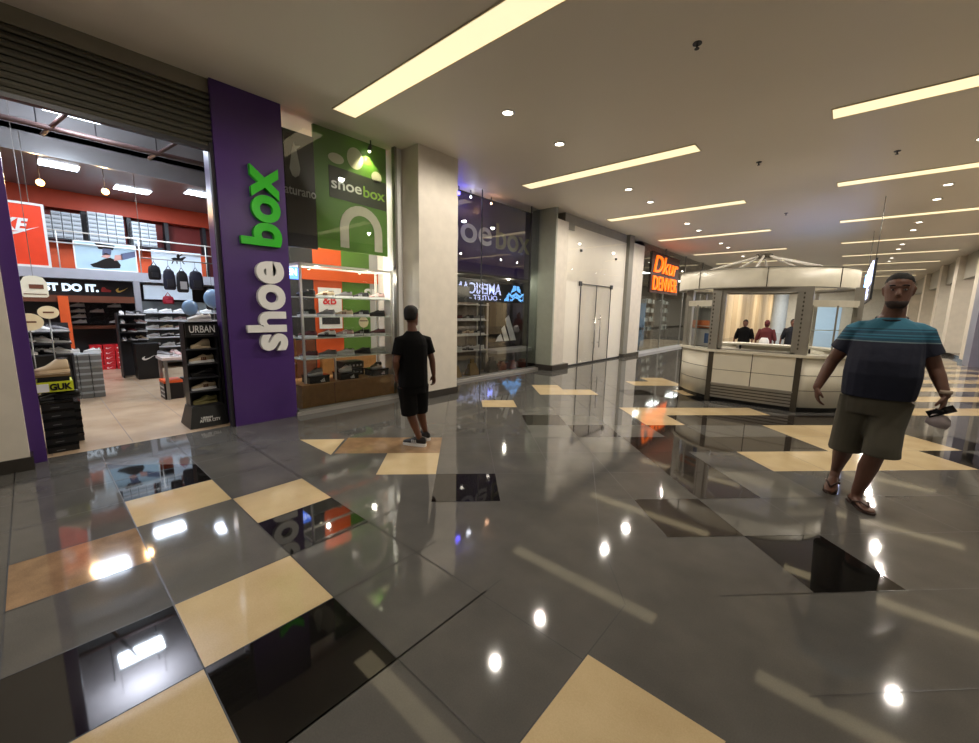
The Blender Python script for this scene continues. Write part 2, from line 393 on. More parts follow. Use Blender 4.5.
# ---- shoe shop shell
mb = MB().use(DRED); mb.box(-13.3, -13.2, -3, 6, 2.1, 4.5); mb.use(CHAR); mb.box(-13.3, -13.2, -3, 6, 0, 2.1); mb.box(-13.2, -5.9, -3.1, -3, 0, 4.5)
mb.use(CHAR); mb.box(-13.2, -7.6, 5.9, 6, 0, 4.5)
struct(mb.build('wall_left'))
mb = MB().use(mat('shop white ceiling', (205,196,196), .6)); mb.box(-9, -5.85, -3, 6, 4.4, 4.5)
SOF = mat('grey soffit', (116,116,116), .3, .2, noise=.1, nscale=2)
mb.use(SOF); mb.box(-13.2, -9, -3, 6, 3.87, 3.95); mb.box(-9.06, -9, -3, 6, 3.6, 4.4)
o = struct(mb.build('ceiling'))
for k in range(10):
    mb = MB().use(BLACK); mb.cyl((-9.35, .08+.27*k), .035, 3.86, 3.872, 12); mb.build('recess', None, o)
mb = MB().use(mat('upper ceiling black', (40,38,38), .6)); mb.box(-5.95, -5.6, -3, 9, 4.0, 4.5); struct(mb.build('ceiling'))
mb = MB().use(mat('orange beam', (190,66,30), .55)); mb.box(-13.2, -12.95, -3, 6, 3.5, 3.87); struct(mb.build('trim_10'))
for k, y in enumerate((-.4, 1.0, 1.76, 2.46, 3.25)):
    mb = MB().use(CHAR); mb.box(-13.2, -12.98, y-.03, y+.05, 2.18, 3.5); struct(mb.build('trim_%d' % (11+k)))
mb = MB().use(mat('white ledge', (176,180,190), .35)); mb.box(-13.2, -11.95, -3, 5, 1.98, 2.18); struct(mb.build('trim_16'))
mb = MB().use(mat('white ledge', (176,180,190), .35)); mb.box(-11.6, -11.5, 1.53, 1.63, 0, 1.98); struct(mb.build('trim_17'))
mb = MB().use(ORANGE); mb.box(-12.1, -11.95, .4, .55, 0, 1.62); struct(mb.build('trim_18'))
mb = MB().use(mat('back orange', (214,84,36), .6)); mb.box(-12.95, -12.85, .3, 3.2, 2.18, 2.75); struct(mb.build('trim_19'))
# partition behind the first window and back boards of the second
mb = MB()
mb.use(CHAR).box(-7.35, -7.3, 2.4, 3.45, 0, 3.9)
mb.use(ORANGE).box(-7.35, -7.3, 3.45, 4.0, 0, 3.9)
mb.use(GREENP).box(-7.35, -7.3, 4.0, 4.6, 0, 3.9)
mb.use(LGREY).box(-7.35, -7.3, 4.6, 5.5, 0, 3.9)
mb.use(ORANGE).box(-7.3, -7.26, 3.2, 5.4, 1.98, 2.2)
mb.use(BROWN).box(-7.3, -7.24, 2.45, 3.4, .1, .9)
mb.use(WOOD).box(-7.3, -7.2, 3.5, 4.7, .1, .62)
mb.use(WHITEP).box(-7.35, -6.2, 5.0, 5.05, 0, 3.9)
struct(mb.build('wall_left'))
mb = MB().use(mat('dark purple backing', (44,28,84), .35)); mb.box(-6.46, -6.41, 5.05, 9.6, 2.3, CEIL); struct(mb.build('wall_left'))
mb = MB().use(mat('window two dark', (38,38,36), .5)); mb.box(-7.3, -7.2, 5.05, 9.6, 0, 2.3); mb.box(-7.3,-6.41,5.05,9.6,2.28,2.32); mb.box(-7.3,-6.3,9.6,9.65,0,CEIL); struct(mb.build('wall_left'))
mb = MB().use(mat('window two grey', (120,118,112), .5)); mb.box(-6.85, -6.8, 5.05, 9.55, 0, .5); struct(mb.build('wall_left'))

# ---- windows
mb = MB().use(GLASS); mb.quad((XF-.01,2.33,.06),(XF-.01,3.98,.06),(XF-.01,3.98,CEIL),(XF-.01,2.33,CEIL)); o = struct(mb.build('window_1'))
mb = MB().use(GREYM); mb.box(XF-.03, XF+.01, 2.33, 3.98, .04, .08); mb.build('sill_rail', None, o)
mb = MB().use(mat('kerb stone', (150,146,140), .3)); mb.box(XF+.03, XF-.3, 2.3, 4.14, 0, .05); mb.build('sill', None, o)
GX = -5.95
mb = MB().use(glass_mat('window glass strong', (.9,.93,.92), 1.65, 1.7)); mb.quad((GX,4.98,.06),(GX,8.6,.06),(GX,8.6,CEIL),(GX,4.98,CEIL)); o = struct(mb.build('window_2'))
mb = MB().use(GREYM); mb.box(GX-.02, GX+.02, 4.98, 8.6, .03, .08); mb.build('sill_rail', None, o)
for y in (6.45, 8.2):
    mb = MB().use(CHAR); mb.box(GX-.01, GX+.01, y, y+.015, .08, CEIL); mb.build('mullion', None, o)
mb = MB().use(mat('kerb stone', (150,146,140), .3)); mb.box(GX+.1, GX-.3, 4.98, 8.6, 0, .05); mb.build('sill', None, o)
mb = MB().use(glass_mat('tint glass', (.62,.68,.66), 1.5, 1.3)); mb.quad((GX-.03,8.2,.06),(GX-.03,8.6,.06),(GX-.03,8.6,CEIL),(GX-.03,8.2,CEIL)); mb.build('tinted_pane', None, o)

# ---- roller shutter over the shop entrance
t = thing('roller_shutter', 'grey ribbed metal roller shutter raised above the shop entrance', 'shutter', (-5.62, .78, 3.24))
SL = mat('shutter slat', (92,90,80), .4, .5)
mb = MB().use(SL); n = 9
for k in range(n):
    z = 3.25 + (3.82-3.25)*k/n; h = (3.82-3.25)/n
    ring = lambda y: [Vector((-5.60,y,z)), Vector((-5.585,y,z+h*.35)), Vector((-5.60,y,z+h*.8)), Vector((-5.63,y,z+h)), Vector((-5.66,y,z+h)), Vector((-5.66,y,z))]
    mb.loft([ring(-.03), ring(1.56)], smooth=False)
mb.build('slats', None, t)
mb = MB().use(CHAR); mb.box(-5.59,-5.67,-.03,1.56,3.22,3.26); mb.build('bottom_bar', None, t)
mb = MB().use(mat('guide dark', (40,36,44), .7)); mb.box(-5.57,-5.64,1.52,1.555,0,3.3); mb.build('guide_rail', None, t)

# ================================================================== CEILING LIGHTS
TM = emit_mat('strip light diffuser', (255, 236, 192), TROFFER_L); TF = mat('strip light rim', (220,206,176), .5)
def troffer(x0, x1, y0, label):
    t = thing('ceiling_light', label, 'ceiling light', ((x0+x1)/2, y0+.16, CEIL-.012))
    mb = MB().use(TM); mb.box(x0+.012, x1-.012, y0+.012, y0+.318, CEIL-.008, CEIL-.002); mb.build('diffuser', None, t)
    mb = MB().use(TF)
    mb.box(x0,x1,y0,y0+.012,CEIL-.012,CEIL); mb.box(x0,x1,y0+.318,y0+.33,CEIL-.012,CEIL); mb.box(x0,x0+.012,y0+.012,y0+.318,CEIL-.012,CEIL); mb.box(x1-.012,x1,y0+.012,y0+.318,CEIL-.012,CEIL)
    mb.build('frame', None, t)
ly = [2.77, 6.72, 10.5, 14.42, 18.7, 22.6, 26.6, 30.5, 34.5]
for k, y in enumerate(ly):
    troffer(-5.15, -1.95, y, 'long strip ceiling light, %s from the camera in the row nearer the shoe shop' % nth(k))
ry = [6.64, 10.2, 14.2, 18.35, 22.3, 26.2, 30.3, 34.2]
for k, y in enumerate(ry):
    troffer(-.42, 2.78, y, 'long strip ceiling light, %s from the camera in the right-hand row' % nth(k))
troffer(-.42, 2.78, 2.77, 'long strip light above and to the right of the camera, right-hand row')
DL = emit_mat('downlight glow', (255, 244, 224), 9); DR = mat('downlight rim', (210,205,196), .4)
def downlight(x, y, label, power):
    t = thing('recessed_downlight', label, 'downlight', (x, y, CEIL-.012))
    mb = MB().use(DL); mb.cyl((x,y), .062, CEIL-.008, CEIL-.003, 20); mb.build('lens', None, t)
    mb = MB().use(DR); n = 24
    r = lambda q, z: [Vector((x+q*math.cos(2*PI*j/n), y+q*math.sin(2*PI*j/n), z)) for j in range(n)]
    mb.loft([r(.062,CEIL-.004), r(.066,CEIL-.014), r(.088,CEIL-.01), r(.09,CEIL-.0005)], cap=False); mb.build('rim', None, t)
    ld = bpy.data.lights.new('downlight', 'SPOT'); ld.energy = power; ld.color = (1, .91, .79); ld.spot_size = math.radians(172); ld.spot_blend = .35; ld.shadow_soft_size = .05
    lo = bpy.data.objects.new('downlight_lamp', ld); C.objects.link(lo); lo.parent = t; lo.location = (0, 0, -.01)
yy = []
for k in range(6): yy += [4.25+4.02*k, 5.48+4.0*k]
for k, y in enumerate(yy):
    downlight(-3.5 if k < 2 else -3.6, y, 'round ceiling downlight, %s from the camera in the line nearer the shoe shop' % nth(k), DOWN_W)
yy = [7.75, 8.95, 11.55, 12.8, 15.56, 16.83, 19.8, 21.15, 24.1, 25.4]
for k, y in enumerate(yy):
    downlight(1.14, y, 'round ceiling downlight, %s from the camera in the right-hand line' % nth(k), DOWN_W)
downlight(-3.5, .3, 'round downlight in the ceiling just outside the roller shutter', DOWN_W)
downlight(1.14, 3.9, 'round downlight in the ceiling to the right of the camera', DOWN_W*.9)
downlight(-.6, -2.5, 'round downlight in the ceiling behind the camera', DOWN_W*.8)
for k, (x, y) in enumerate(((-1.32,4.33),(-1.36,8.13),(-1.39,12.45),(.29,8.85))):
    t = thing('sprinkler_head', ['small dark sprinkler in the bare ceiling, nearest to the camera','small dark sprinkler in the ceiling, between the second strip lights','small dark sprinkler in the ceiling above the kiosk','small round sprinkler below the nearest right-hand strip light'][k], 'sprinkler', (x,y,CEIL-.05))
    mb = MB().use(CHAR); mb.cyl((x,y), .04, CEIL-.008, CEIL-.0005, 16); mb.build('collar', None, t)
    mb = MB().use(CHAR); mb.tube([(x,y,CEIL-.005),(x,y,CEIL-.045)], .009); mb.cyl((x,y), .022, CEIL-.05, CEIL-.045, 10); mb.build('nozzle', None, t)

# ================================================================== SHOE BOX SIGN PILLAR
t = thing('sign_pillar', 'tall purple pillar with white and green raised letters reading shoe box', 'sign', (XF-.2, 1.93, 0))
mb = MB().use(PURPLE); mb.box(XF, XF-.42, 1.56, 2.31, 0, CEIL-.002); mb.build('pillar_body', None, t)
sz = .62; x0 = 0; full = 'shoe box'
base, total = tx_width(full, sz, .02)
kx = (3.17-.93)/(total-base)
for i, ch in enumerate(full):
    if ch == ' ': continue
    a, b = tx_width(full[:i+1], sz, .02); c0, c1 = tx_width(ch, sz, .02)
    zz = .93 + ((b - c1 + c0) - base)*kx
    o = lettering('letter', ch, WHITEP if i < 4 else GREENL, up_x(XF+.03, 2.19, zz), sz, t, ext=.035, bold=.02, sx=kx)
    if i in (0, 5): o['label'] = 'white raised letter' if i < 4 else 'green raised letter'

# ================================================================== LETTERED BOARDS IN THE WINDOWS
t = thing('sign_board', 'green hanging board in the first window with shoe box lettering and a white n', 'sign', (-6.0, 3.5, 2.33))
GB_ = t
mb = MB().use(GREENP); mb.box(-6.0, -6.04, 2.80, 3.96, 2.33, 3.96); mb.build('board', None, t)
mb = MB().use(mat('olive band', (46,52,40), .5)); mb.prism([(0,.03),(.95,0),(.95,.42),(0,.46)], 0, .006, face_x(-6.0, 3.0, 3.03)); mb.build('name_band', None, t)
lettering('lettering', 'shoe', WHITEP, face_x(-5.992, 3.03, 3.19), .22, t, .003, .003, .48)
lettering('lettering', 'box', mat('lime', (150,190,70), .5), face_x(-5.992, 3.54, 3.17), .22, t, .003, .003, .38)
mb = MB().use(mat('pale beige', (206,200,186), .6))
arc = [(.36*math.cos(a), .36*math.sin(a)) for a in [PI*k/12 for k in range(13)]]; inn = [(.22*math.cos(a), .22*math.sin(a)) for a in [PI*(12-k)/12 for k in range(13)]]
mb.prism([(.36,-.28)]+arc+[(-.36,-.28),(-.22,-.28)]+inn+[(.22,-.28)], 0, .006, face_x(-6.0, 3.5, 2.66)); mb.build('arch_figure', None, t)
for (y, z, ry_, rz_) in ((3.42,3.68,.13,.15),(3.78,3.5,.09,.085),(3.12,3.6,.12,.07)):
    mb = MB().use(mat('pale beige', (206,200,186), .6)); mb.prism([(ry_*math.cos(2*PI*k/24), rz_*math.sin(2*PI*k/24)) for k in range(24)], 0, .006, face_x(-6.0, y, z)); mb.build('spot_figure', None, t)
t = thing('sign_board', 'black window board with a white pear mark and pale naturano lettering', 'sign', (-6.0, 2.62, 2.3))
NB_ = t
mb = MB().use(mat('soft black', (34,32,40), .45)); mb.box(-6.0,-6.03,2.40,2.865,2.3,3.78); mb.build('board', None, t)
lettering('lettering', 'naturano', LGREY, face_x(-5.995, 2.38, 2.98), .17, t, .002, .002, .49)
mb = MB().use(LGREY); mb.prism([(0,0),(.05,.04),(.07,.12),(.05,.24),(.03,.36),(.09,.42),(.02,.4),(0,.44),(-.03,.34),(-.05,.22),(-.07,.1),(-.04,.02)], 0, .004, face_x(-6.0, 2.6, 3.2)); mb.build('pear_mark', None, t)
GB_.location.x += .27; NB_.location.x += .27; NB_.location.y -= .07
lt = bpy.data.lights.new('window_spot', 'SPOT'); lt.energy = 18; lt.color = (1,.95,.5); lt.spot_size = 1.5; lt.shadow_soft_size = .03
t = thing('spotlight', 'small spotlight lighting the green board at the top of the first window', 'spotlight', (-5.62, 3.62, 3.9))
mb = MB().use(CHAR); mb.tube([(-5.62,3.62,3.965),(-5.62,3.62,3.88)], .01); mb.tube([(-5.62,3.62,3.9),(-5.65,3.62,3.83)], [.02,.035], 12); mb.build('lamp_body', None, t)
mb = MB().use(emit_mat('spot glow', (255,250,210), 10)); mb.sphere((-5.655,3.62,3.822), .02); mb.build('lamp_bulb', None, t)
lo = bpy.data.objects.new('spot_lamp', lt); C.objects.link(lo); lo.parent = t; lo.location = (-.0, 0, -.1)
lo.rotation_euler = Vector((.35, -.0, .75)).to_track_quat('Z', 'Y').to_euler()
t = thing('wall_lettering', 'pale shoe box lettering on the dark purple upper board of the second window', 'sign', (-6.4, 6.9, 2.85))
mb = MB().use(mat('clear backing', (44,28,84), .35)); mb.box(-6.385,-6.4,5.1,9.5,2.34,3.95); mb.build('backing', None, t)
lettering('lettering', 'shoe', LGREY, face_x(-6.38, 5.36, 2.97), .8, t, .004, .012, 1.9)
lettering('lettering', 'box', mat('olive grey', (128,126,100), .5), face_x(-6.38, 7.42, 2.95), .8, t, .004, .012, 1.35)
t = thing('neon_sign', 'orange glowing red-lettered neon sign in the window beyond the white pillars', 'sign', (XF+.04, 16.7, 2.25))
mb = MB().use(mat('neon backing', (60,22,12), .6)); mb.box(XF+.02, XF+.04, 15.1, 18.3, 2.25, 3.72); mb.build('backing', None, t)
NE = emit_mat('neon orange', (255,110,16), 1.1)
lettering('lettering', 'Dkur', NE, face_x(XF+.06, 15.3, 3.0), .9, t, .03, .0, 2.7, shear=.25)
lettering('lettering', 'DENVER', NE, face_x(XF+.06, 15.3, 2.36), .74, t, .03, .0, 2.75)
# neon sign across the mall, seen mirrored in the second window
t = thing('neon_sign', 'blue and white glowing sign reading American Outlet, hung edge-on just past the kiosk', 'sign', (.33, 14.2, 1.85))
mb = MB().use(mat('sign black', (10,10,16), .5)); mb.box(.31,.35,11.55,16.8,1.86,2.7); mb.build('backing', None, t)
NB = emit_mat('neon blue', (110,180,255), 7.0); NW = emit_mat('neon lilac', (196,206,255), 6.0)
lettering('lettering', 'AMERICAN', NW, face_mx(.29, 14.6, 2.2), .66, t, .01, .004, 2.95)
lettering('lettering', '- OUTLET -', NW, face_mx(.29, 14.6, 1.93), .3, t, .01, .002, 2.1)
mb = MB().use(NB)
for a in ([(-.45,.5),(-.22,1.0),(-.03,1.0),(-.03,.72)], [(.45,.5),(.22,1.0),(.03,1.0),(.03,.72)],
          [(-.85,.2),(-.6,.55),(-.3,.38),(0,.58),(.3,.38),(.6,.55),(.85,.2),(.6,.38),(.3,.2),(0,.42),(-.3,.2),(-.6,.38)],
          [(-1.0,0),(-.9,.16),(-.6,.34),(-.6,0)], [(-.5,0),(-.5,.12),(-.3,.16),(0,.36),(.3,.16),(.5,.12),(.5,0),(.3,.05),(0,.24),(-.3,.05)], [(1.0,0),(.9,.16),(.6,.34),(.6,0)]):
    mb.prism([(p[0]*.93, p[1]*.74) for p in a], 0, .01, face_mx(.29, 15.75, 1.93))
mb.build('pyramid_mark', None, t)
for y in (11.9, 16.4):
    mb = MB().use(GREYM); mb.tube([(.33,y,2.7),(.33,y,CEIL-.003)], .008, 6); mb.build('hanging_rod', None, t)

# ================================================================== SHOES
def shoe_rings(kind):
    # (x along, bottom z, top z, half width, y shift)
    if kind == 'high': P = [(0,.022,.03,.012),(.008,.02,.06,.034),(.04,.02,.068,.044),(.09,.022,.085,.047),(.14,.024,.12,.042),(.18,.026,.155,.036),(.22,.028,.165,.034),(.265,.03,.165,.034),(.283,.032,.14,.028),(.288,.036,.07,.012)]
    else: P = [(0,.022,.03,.012),(.008,.02,.052,.034),(.04,.02,.062,.046),(.09,.022,.078,.048),(.14,.024,.1,.042),(.175,.026,.112,.037),(.2,.028,.098,.035),(.235,.03,.098,.034),(.27,.032,.112,.032),(.285,.034,.09,.024),(.289,.036,.05,.01)]
    rings = []
    for x, z0, z1, hw in P:
        r = []
        for j in range(12):
            a = 2*PI*j/12; y = hw*math.cos(a)*(1 if math.sin(a) < 0 else (1-.25*math.sin(a))); z = (z0+z1)/2 + (z1-z0)/2*math.sin(a)
            r.append(Vector((x-.145, y, z)))
        rings.append(r)
    return rings
def sole_pts():
    return [(-.147,0),(-.14,.03),(-.11,.046),(-.05,.05),(0,.044),(.06,.038),(.12,.037),(.143,.025),(.149,0),(.143,-.025),(.12,-.037),(.06,-.038),(0,-.04),(-.05,-.047),(-.11,-.045),(-.14,-.03)]
SH = {}
def shoe_proto(key, upper, sole, lace, kind='low', accent=None):
    SH[key] = (key, upper, sole, lace, kind, accent, {})
def place_shoe(key, loc, rz, label, group, pitch_=0, scale=1, parts=True, name='sneaker'):
    key_, upper, sole, lace, kind, accent, cache = SH[key]
    if 'up' not in cache:
        m = MB().use(upper); m.loft(shoe_rings(kind))
        if accent: m.use(accent); [m.box(-.02+.022*q, -.006+.022*q, -.0475+.002*q, .0475-.002*q, .035, .075) for q in range(3)]
        m.use(BLACK); zt = .158 if kind == 'high' else .094
        m.prism([(.045*math.cos(2*PI*k/12)+.095, .024*math.sin(2*PI*k/12)) for k in range(12)], zt, zt+.009)
        cache['up'] = m
        m2 = MB().use(sole); m2.prism(sole_pts(), 0, .026); m2.prism([(p[0]*.96+.004, p[1]*.9) for p in sole_pts()], .026, .034); cache['so'] = m2
        m3 = MB().use(lace)
        for q in range(4): m3.box(-.03+.016*q, -.022+.016*q, -.02, .02, .085+.006*q, .094+.007*q)
        cache['la'] = m3
        def me(b):
            M = bpy.data.meshes.new('shoe_part'); M.from_pydata(b.v, [], b.f)
            for q in b.ms: M.materials.append(q)
            M.polygons.foreach_set('material_index', b.m); M.polygons.foreach_set('use_smooth', b.sm); return M
        cache['me'] = (me(m), me(m2), me(m3))
        allm = MB()
        for b in (m, m2, m3):
            for f, mi, s_ in zip(b.f, b.m, b.sm):
                allm.use(b.ms[mi]); allm.add([b.v[i] for i in f], [tuple(range(len(f)))], s_)
        cache['all'] = me(allm)
    if parts:
        e = bpy.data.objects.new(name, None); C.objects.link(e); e.empty_display_size = .05
        for nm, M in zip(('upper','sole','laces'), cache['me']):
            o = bpy.data.objects.new(nm, M); C.objects.link(o); o.parent = e
    else:
        e = bpy.data.objects.new(name, cache['all']); C.objects.link(e)
    e.location = loc; e.rotation_euler = (0, pitch_, rz); e.scale = (scale,)*3
    return tag(e, label, 'shoe', group)
LW = mat('white leather', (236,234,230), .4, noise=.02); LB = mat('black leather', (26,25,26), .4); LG = mat('grey knit', (128,126,128), .7)
LR = mat('maroon suede', (96,40,44), .7); LO = mat('olive suede', (140,132,84), .7)
shoe_proto('white', LW, WHITEP, LGREY); shoe_proto('black', LB, WHITEP, LB, accent=LGREY); shoe_proto('allblack', LB, LB, CHAR)
shoe_proto('grey', LG, WHITEP, LB); shoe_proto('beige', BEIGE, WHITEP, BEIGE, accent=BROWN); shoe_proto('beigehigh', BEIGE, BEIGE, BEIGE, 'high')
shoe_proto('pink', PINK, WHITEP, LW, accent=LW); shoe_proto('maroon', LR, WHITEP, LB); shoe_proto('olive', LO, LO, LO); shoe_proto('whiteblack', LW, LB, LB, accent=LB)
CN = dict(white='white', black='black white-soled', allblack='all-black', grey='grey', beige='beige', beigehigh='beige high-top', pink='pinkish', maroon='maroon', olive='olive', whiteblack='white black-soled')
def shoe_row(keys, X, y0, y1, z, rowname, group, rz=PI*.5, pitch_=0, scale=.95, parts=True, where='from the left'):
    n = len(keys)
    for i, k in enumerate(keys):
        y = (y0+y1)/2 if n == 1 else y0+(y1-y0)*i/(n-1)
        place_shoe(k, (X, y, z), rz + random.uniform(-.12, .12), '%s sneaker, %s %s on %s' % (CN[k], nth(i), where, rowname), group, pitch_, scale, parts)

# ================================================================== FIRST WINDOW DISPLAY
WR = mat('white metal rack', (224,220,212), .35)
t = thing('display_rack', 'white metal rack with four glass shelves of shoes in the first window', 'shelf', (-5.95, 3.3, .4))
for (x, y) in ((-5.72,2.52),(-6.16,2.52),(-5.72,4.0),(-6.16,4.0)):
    mb = MB().use(WR); mb.box(x-.015,x+.015,y-.015,y+.015,.4,2.1); mb.build('post', None, t)
mb = MB().use(WR); mb.box(-5.735,-5.705,2.52,4.0,2.07,2.1); mb.box(-6.175,-6.145,2.52,4.0,2.07,2.1); mb.box(-6.16,-5.72,2.505,2.535,2.07,2.1); mb.box(-6.16,-5.72,3.985,4.015,2.07,2.1); mb.build('top_frame', None, t)
SHZ = [1.64, 1.36, 1.05, .75]
for z in SHZ:
    mb = MB().use(mat('shelf glass edge', (206,214,206), .2)); mb.box(-6.15,-5.72,2.5,4.02,z-.012,z); mb.build('shelf', None, t)
    if z == .75:
        mb = MB().use(WR); mb.box(-5.735,-5.705,2.97,2.99,.4,z-.012); mb.build('post', None, t)
rows = [['allblack','beige','grey','black','pink'],['black','grey','beige','black','allblack'],['maroon','whiteblack','pink','black','maroon'],['maroon','grey','white','allblack','white']]
for z, ks, nm in zip(SHZ, rows, ('the top shelf','the second shelf','the third shelf','the lowest shelf')):
    shoe_row(ks, -5.93, 2.68, 3.86, z+.002, nm+' of the window rack', 'shoes on the rack in the first window', rz=-PI/2+2.4, pitch_=0, scale=.93)
t = thing('display_plinth', 'long low oak-coloured box under the rack in the first window', 'plinth', (-5.97, 3.25, 0))
mb = MB().use(WOOD); mb.box(-5.62,-6.3,2.42,3.96,.052,.39); mb.build('body', None, t)
mb = MB().use(BROWN); mb.box(-5.615,-5.62,2.9,2.905,.06,.385); mb.build('panel_joint', None, t)
for i, (y, k) in enumerate(((2.72,'grey'),(3.2,'white'),(3.76,'black'))):
    b = thing('shoe_box', 'black shoe box with white three-stripe mark, %s of three along the oak plinth' % ('left','middle','right')[i], 'box', (-5.8, y, .392), 0, 'boxes on the window plinth')
    mb = MB().use(BLACK); mb.box(-5.7,-5.95,y-.15,y+.15,.392,.48); mb.build('box_body', None, b)
    mb = MB().use(BLACKG); mb.box(-5.695,-5.955,y-.155,y+.155,.48,.505); mb.build('lid', None, b)
    mb = MB().use(WHITEP)
    for q in range(3): mb.prism([(-.03+.022*q,0),(-.012+.022*q,0),(-.025+.022*q,.03+.014*q),(-.04+.022*q,.022+.014*q)], 0, .002, face_x(-5.7, y+.05, .405))
    mb.build('mark', None, b)
    place_shoe(k, (-5.83, y, .506), PI*.5+.3, '%s sneaker standing on the %s black box in the window' % (CN[k], ('left','middle','right')[i]), 'shoes on the window boxes', 0, .85)
for i, (y, z) in enumerate(((3.45,.392),(3.45,.51),(3.98-.2,.51))):
    if i == 2: continue
    mb = MB().use(BLACK); mb.box(-6.0,-6.25,y-.18,y+.18,z,z+.11); mb.use(WHITEP)
    for q in range(5): mb.box(-5.999,-5.996,y-.15+.065*q,y-.12+.065*q,z+.03,z+.06)
    tag(mb.build('shoe_box'), 'black box with white dots behind the middle plinth box, %s of the pair' % ('lower','upper')[i], 'box', 'dotted boxes in the window')
t = thing('round_sign', 'round cream disc sign standing between shoes on the third window shelf', 'sign', (-5.8, 3.5, 1.05))
mb = MB().use(mat('cream disc', (250,230,190), .5)); mb.prism([(.085*math.cos(2*PI*k/28), .085*math.sin(2*PI*k/28)) for k in range(28)], 0, .01, face_x(-5.76, 3.5, 1.27)); mb.build('disc', None, t)
mb = MB().use(BROWN); mb.box(-5.752,-5.748,3.43,3.57,1.285,1.3); mb.build('print_line', None, t)
mb = MB().use(GREYM); mb.tube([(-5.765,3.5,1.052),(-5.765,3.5,1.2)], .005); mb.box(-5.79,-5.74,3.47,3.53,1.05,1.056); mb.build('stem', None, t)
t = thing('poster', 'white and red poster hung on the partition behind the window rack', 'poster', (-7.29, 3.7, 1.1))
mb = MB().use(WHITEP); mb.box(-7.24,-7.25,3.5,3.95,1.1,1.85); mb.build('sheet', None, t)
lettering('lettering', '&B', RED, face_x(-7.236, 3.58, 1.55), .22, t, .002, .004)
mb = MB().use(CHAR); mb.box(-7.236,-7.239,3.55,3.9,1.18,1.4); mb.build('picture', None, t)
t = thing('wall_lettering', 'large white letters on the green partition behind the window rack', 'sign', (-7.25, 4.4, 1.6))
lettering('lettering', 'SHOE', WHITEP, face_x(-7.25, 4.45, 1.66), .3, t, .01, .008, .85)
t = thing('led_sign', 'small glowing blue sign behind the left end of the window rack', 'sign', (-6.5, 2.6, 1.85))
mb = MB().use(emit_mat('led blue', (80,130,255), 2.5)); mb.box(-6.5,-6.53,2.5,2.85,1.92,2.14); mb.build('panel', None, t)
lettering('lettering', 'OPEN', emit_mat('led white', (210,225,255), 4), face_x(-6.495, 2.53, 1.98), .14, t, .002, .002, .28)
mb = MB().use(BLACK); mb.tube([(-6.52,2.67,2.14),(-6.52,2.67,3.9)], .003, 6); mb.build('cord', None, t)
t = thing('wood_shelf', 'narrow wooden shelf tower beside the purple pillar at the end of the first window', 'shelf', (-6.45, 2.62, 0))
for y in (2.38, 2.68):
    mb = MB().use(WOOD); mb.box(-6.4,-6.42,y,y+.02,.06,1.05); mb.build('post', None, t)
for z in (.3,.6,1.03):
    mb = MB().use(LGREY); mb.box(-6.4,-6.75,2.38,2.7,z,z+.02); mb.build('shelf', None, t)
mb = MB().use(BROWN); mb.box(-6.75,-6.77,2.38,2.7,.06,1.05); mb.build('back', None, t)
for z,nm in ((.322,'lower'),(.622,'middle'),(1.052,'top')):
    place_shoe('maroon', (-6.57,2.54,z), 1.2, 'maroon sneaker on the %s board of the wooden shelf tower' % nm, 'shoes on the wooden tower', 0, .9, False)

# ================================================================== SECOND WINDOW DISPLAY
BEFORE = set(o.name for o in bpy.data.objects)
t = thing('display_rack', 'pale shelf unit of shoes at the left of the second window', 'shelf', (-6.2, 6.1, .4))
for y in (5.3, 6.86):
    mb = MB().use(WR); mb.box(-6.0,-6.03,y,y+.03,.1,1.66); mb.box(-6.33,-6.36,y,y+.03,.1,1.66); mb.build('side_frame', None, t)
mb = MB().use(mat('taupe back', (132,118,104), .6)); mb.box(-6.36,-6.38,5.3,6.89,.3,1.66); mb.build('back_panel', None, t)
SH2 = [1.62,1.27,.93,.58]
for z in SH2:
    mb = MB().use(WR); mb.box(-5.98,-6.36,5.3,6.89,z-.02,z); mb.build('shelf', None, t)
rows = [['white','grey','black','beige'],['black','maroon','black','grey'],['allblack','black','beige','black'],['white','white','whiteblack','white']]
for z, ks, nm in zip(SH2[1:], rows[1:], ('the upper shelf','the middle shelf','the bottom shelf')):
    shoe_row(ks, -6.14, 5.6, 6.7, z+.002, nm+' in the second window', 'shoes in the second window', rz=-PI/2+2.3, scale=1.0)
t = thing('poster', 'black poster with a white three-stripe mountain mark in the second window', 'poster', (-6.2, 7.8, .56))
mb = MB().use(BLACKG); mb.box(-6.2,-6.23,7.0,8.58,.56,1.7); mb.build('sheet', None, t)
mb = MB().use(WHITEP)
for a in ([(0,0),(.3,0),(.2,.19),(.09,.12)], [(.35,0),(.55,0),(.34,.4),(.22,.31)], [(.6,0),(.84,0),(.5,.66),(.36,.56)]): mb.prism(a, 0, .006, face_x(-6.2, 7.4, .72))
mb.build('stripe_mark', None, t)
t = thing('display_ledge', 'pale horizontal ledge below the black poster in the second window', 'shelf', (-6.1, 7.7, .5))
mb = MB().use(LGREY); mb.box(-5.75,-6.38,6.95,8.56,.47,.55); mb.build('board', None, t)
mb = MB().use(GREYM); mb.box(-6.3,-6.35,7.05,7.1,.05,.47); mb.box(-6.3,-6.35,8.4,8.45,.05,.47); mb.build('bracket', None, t)
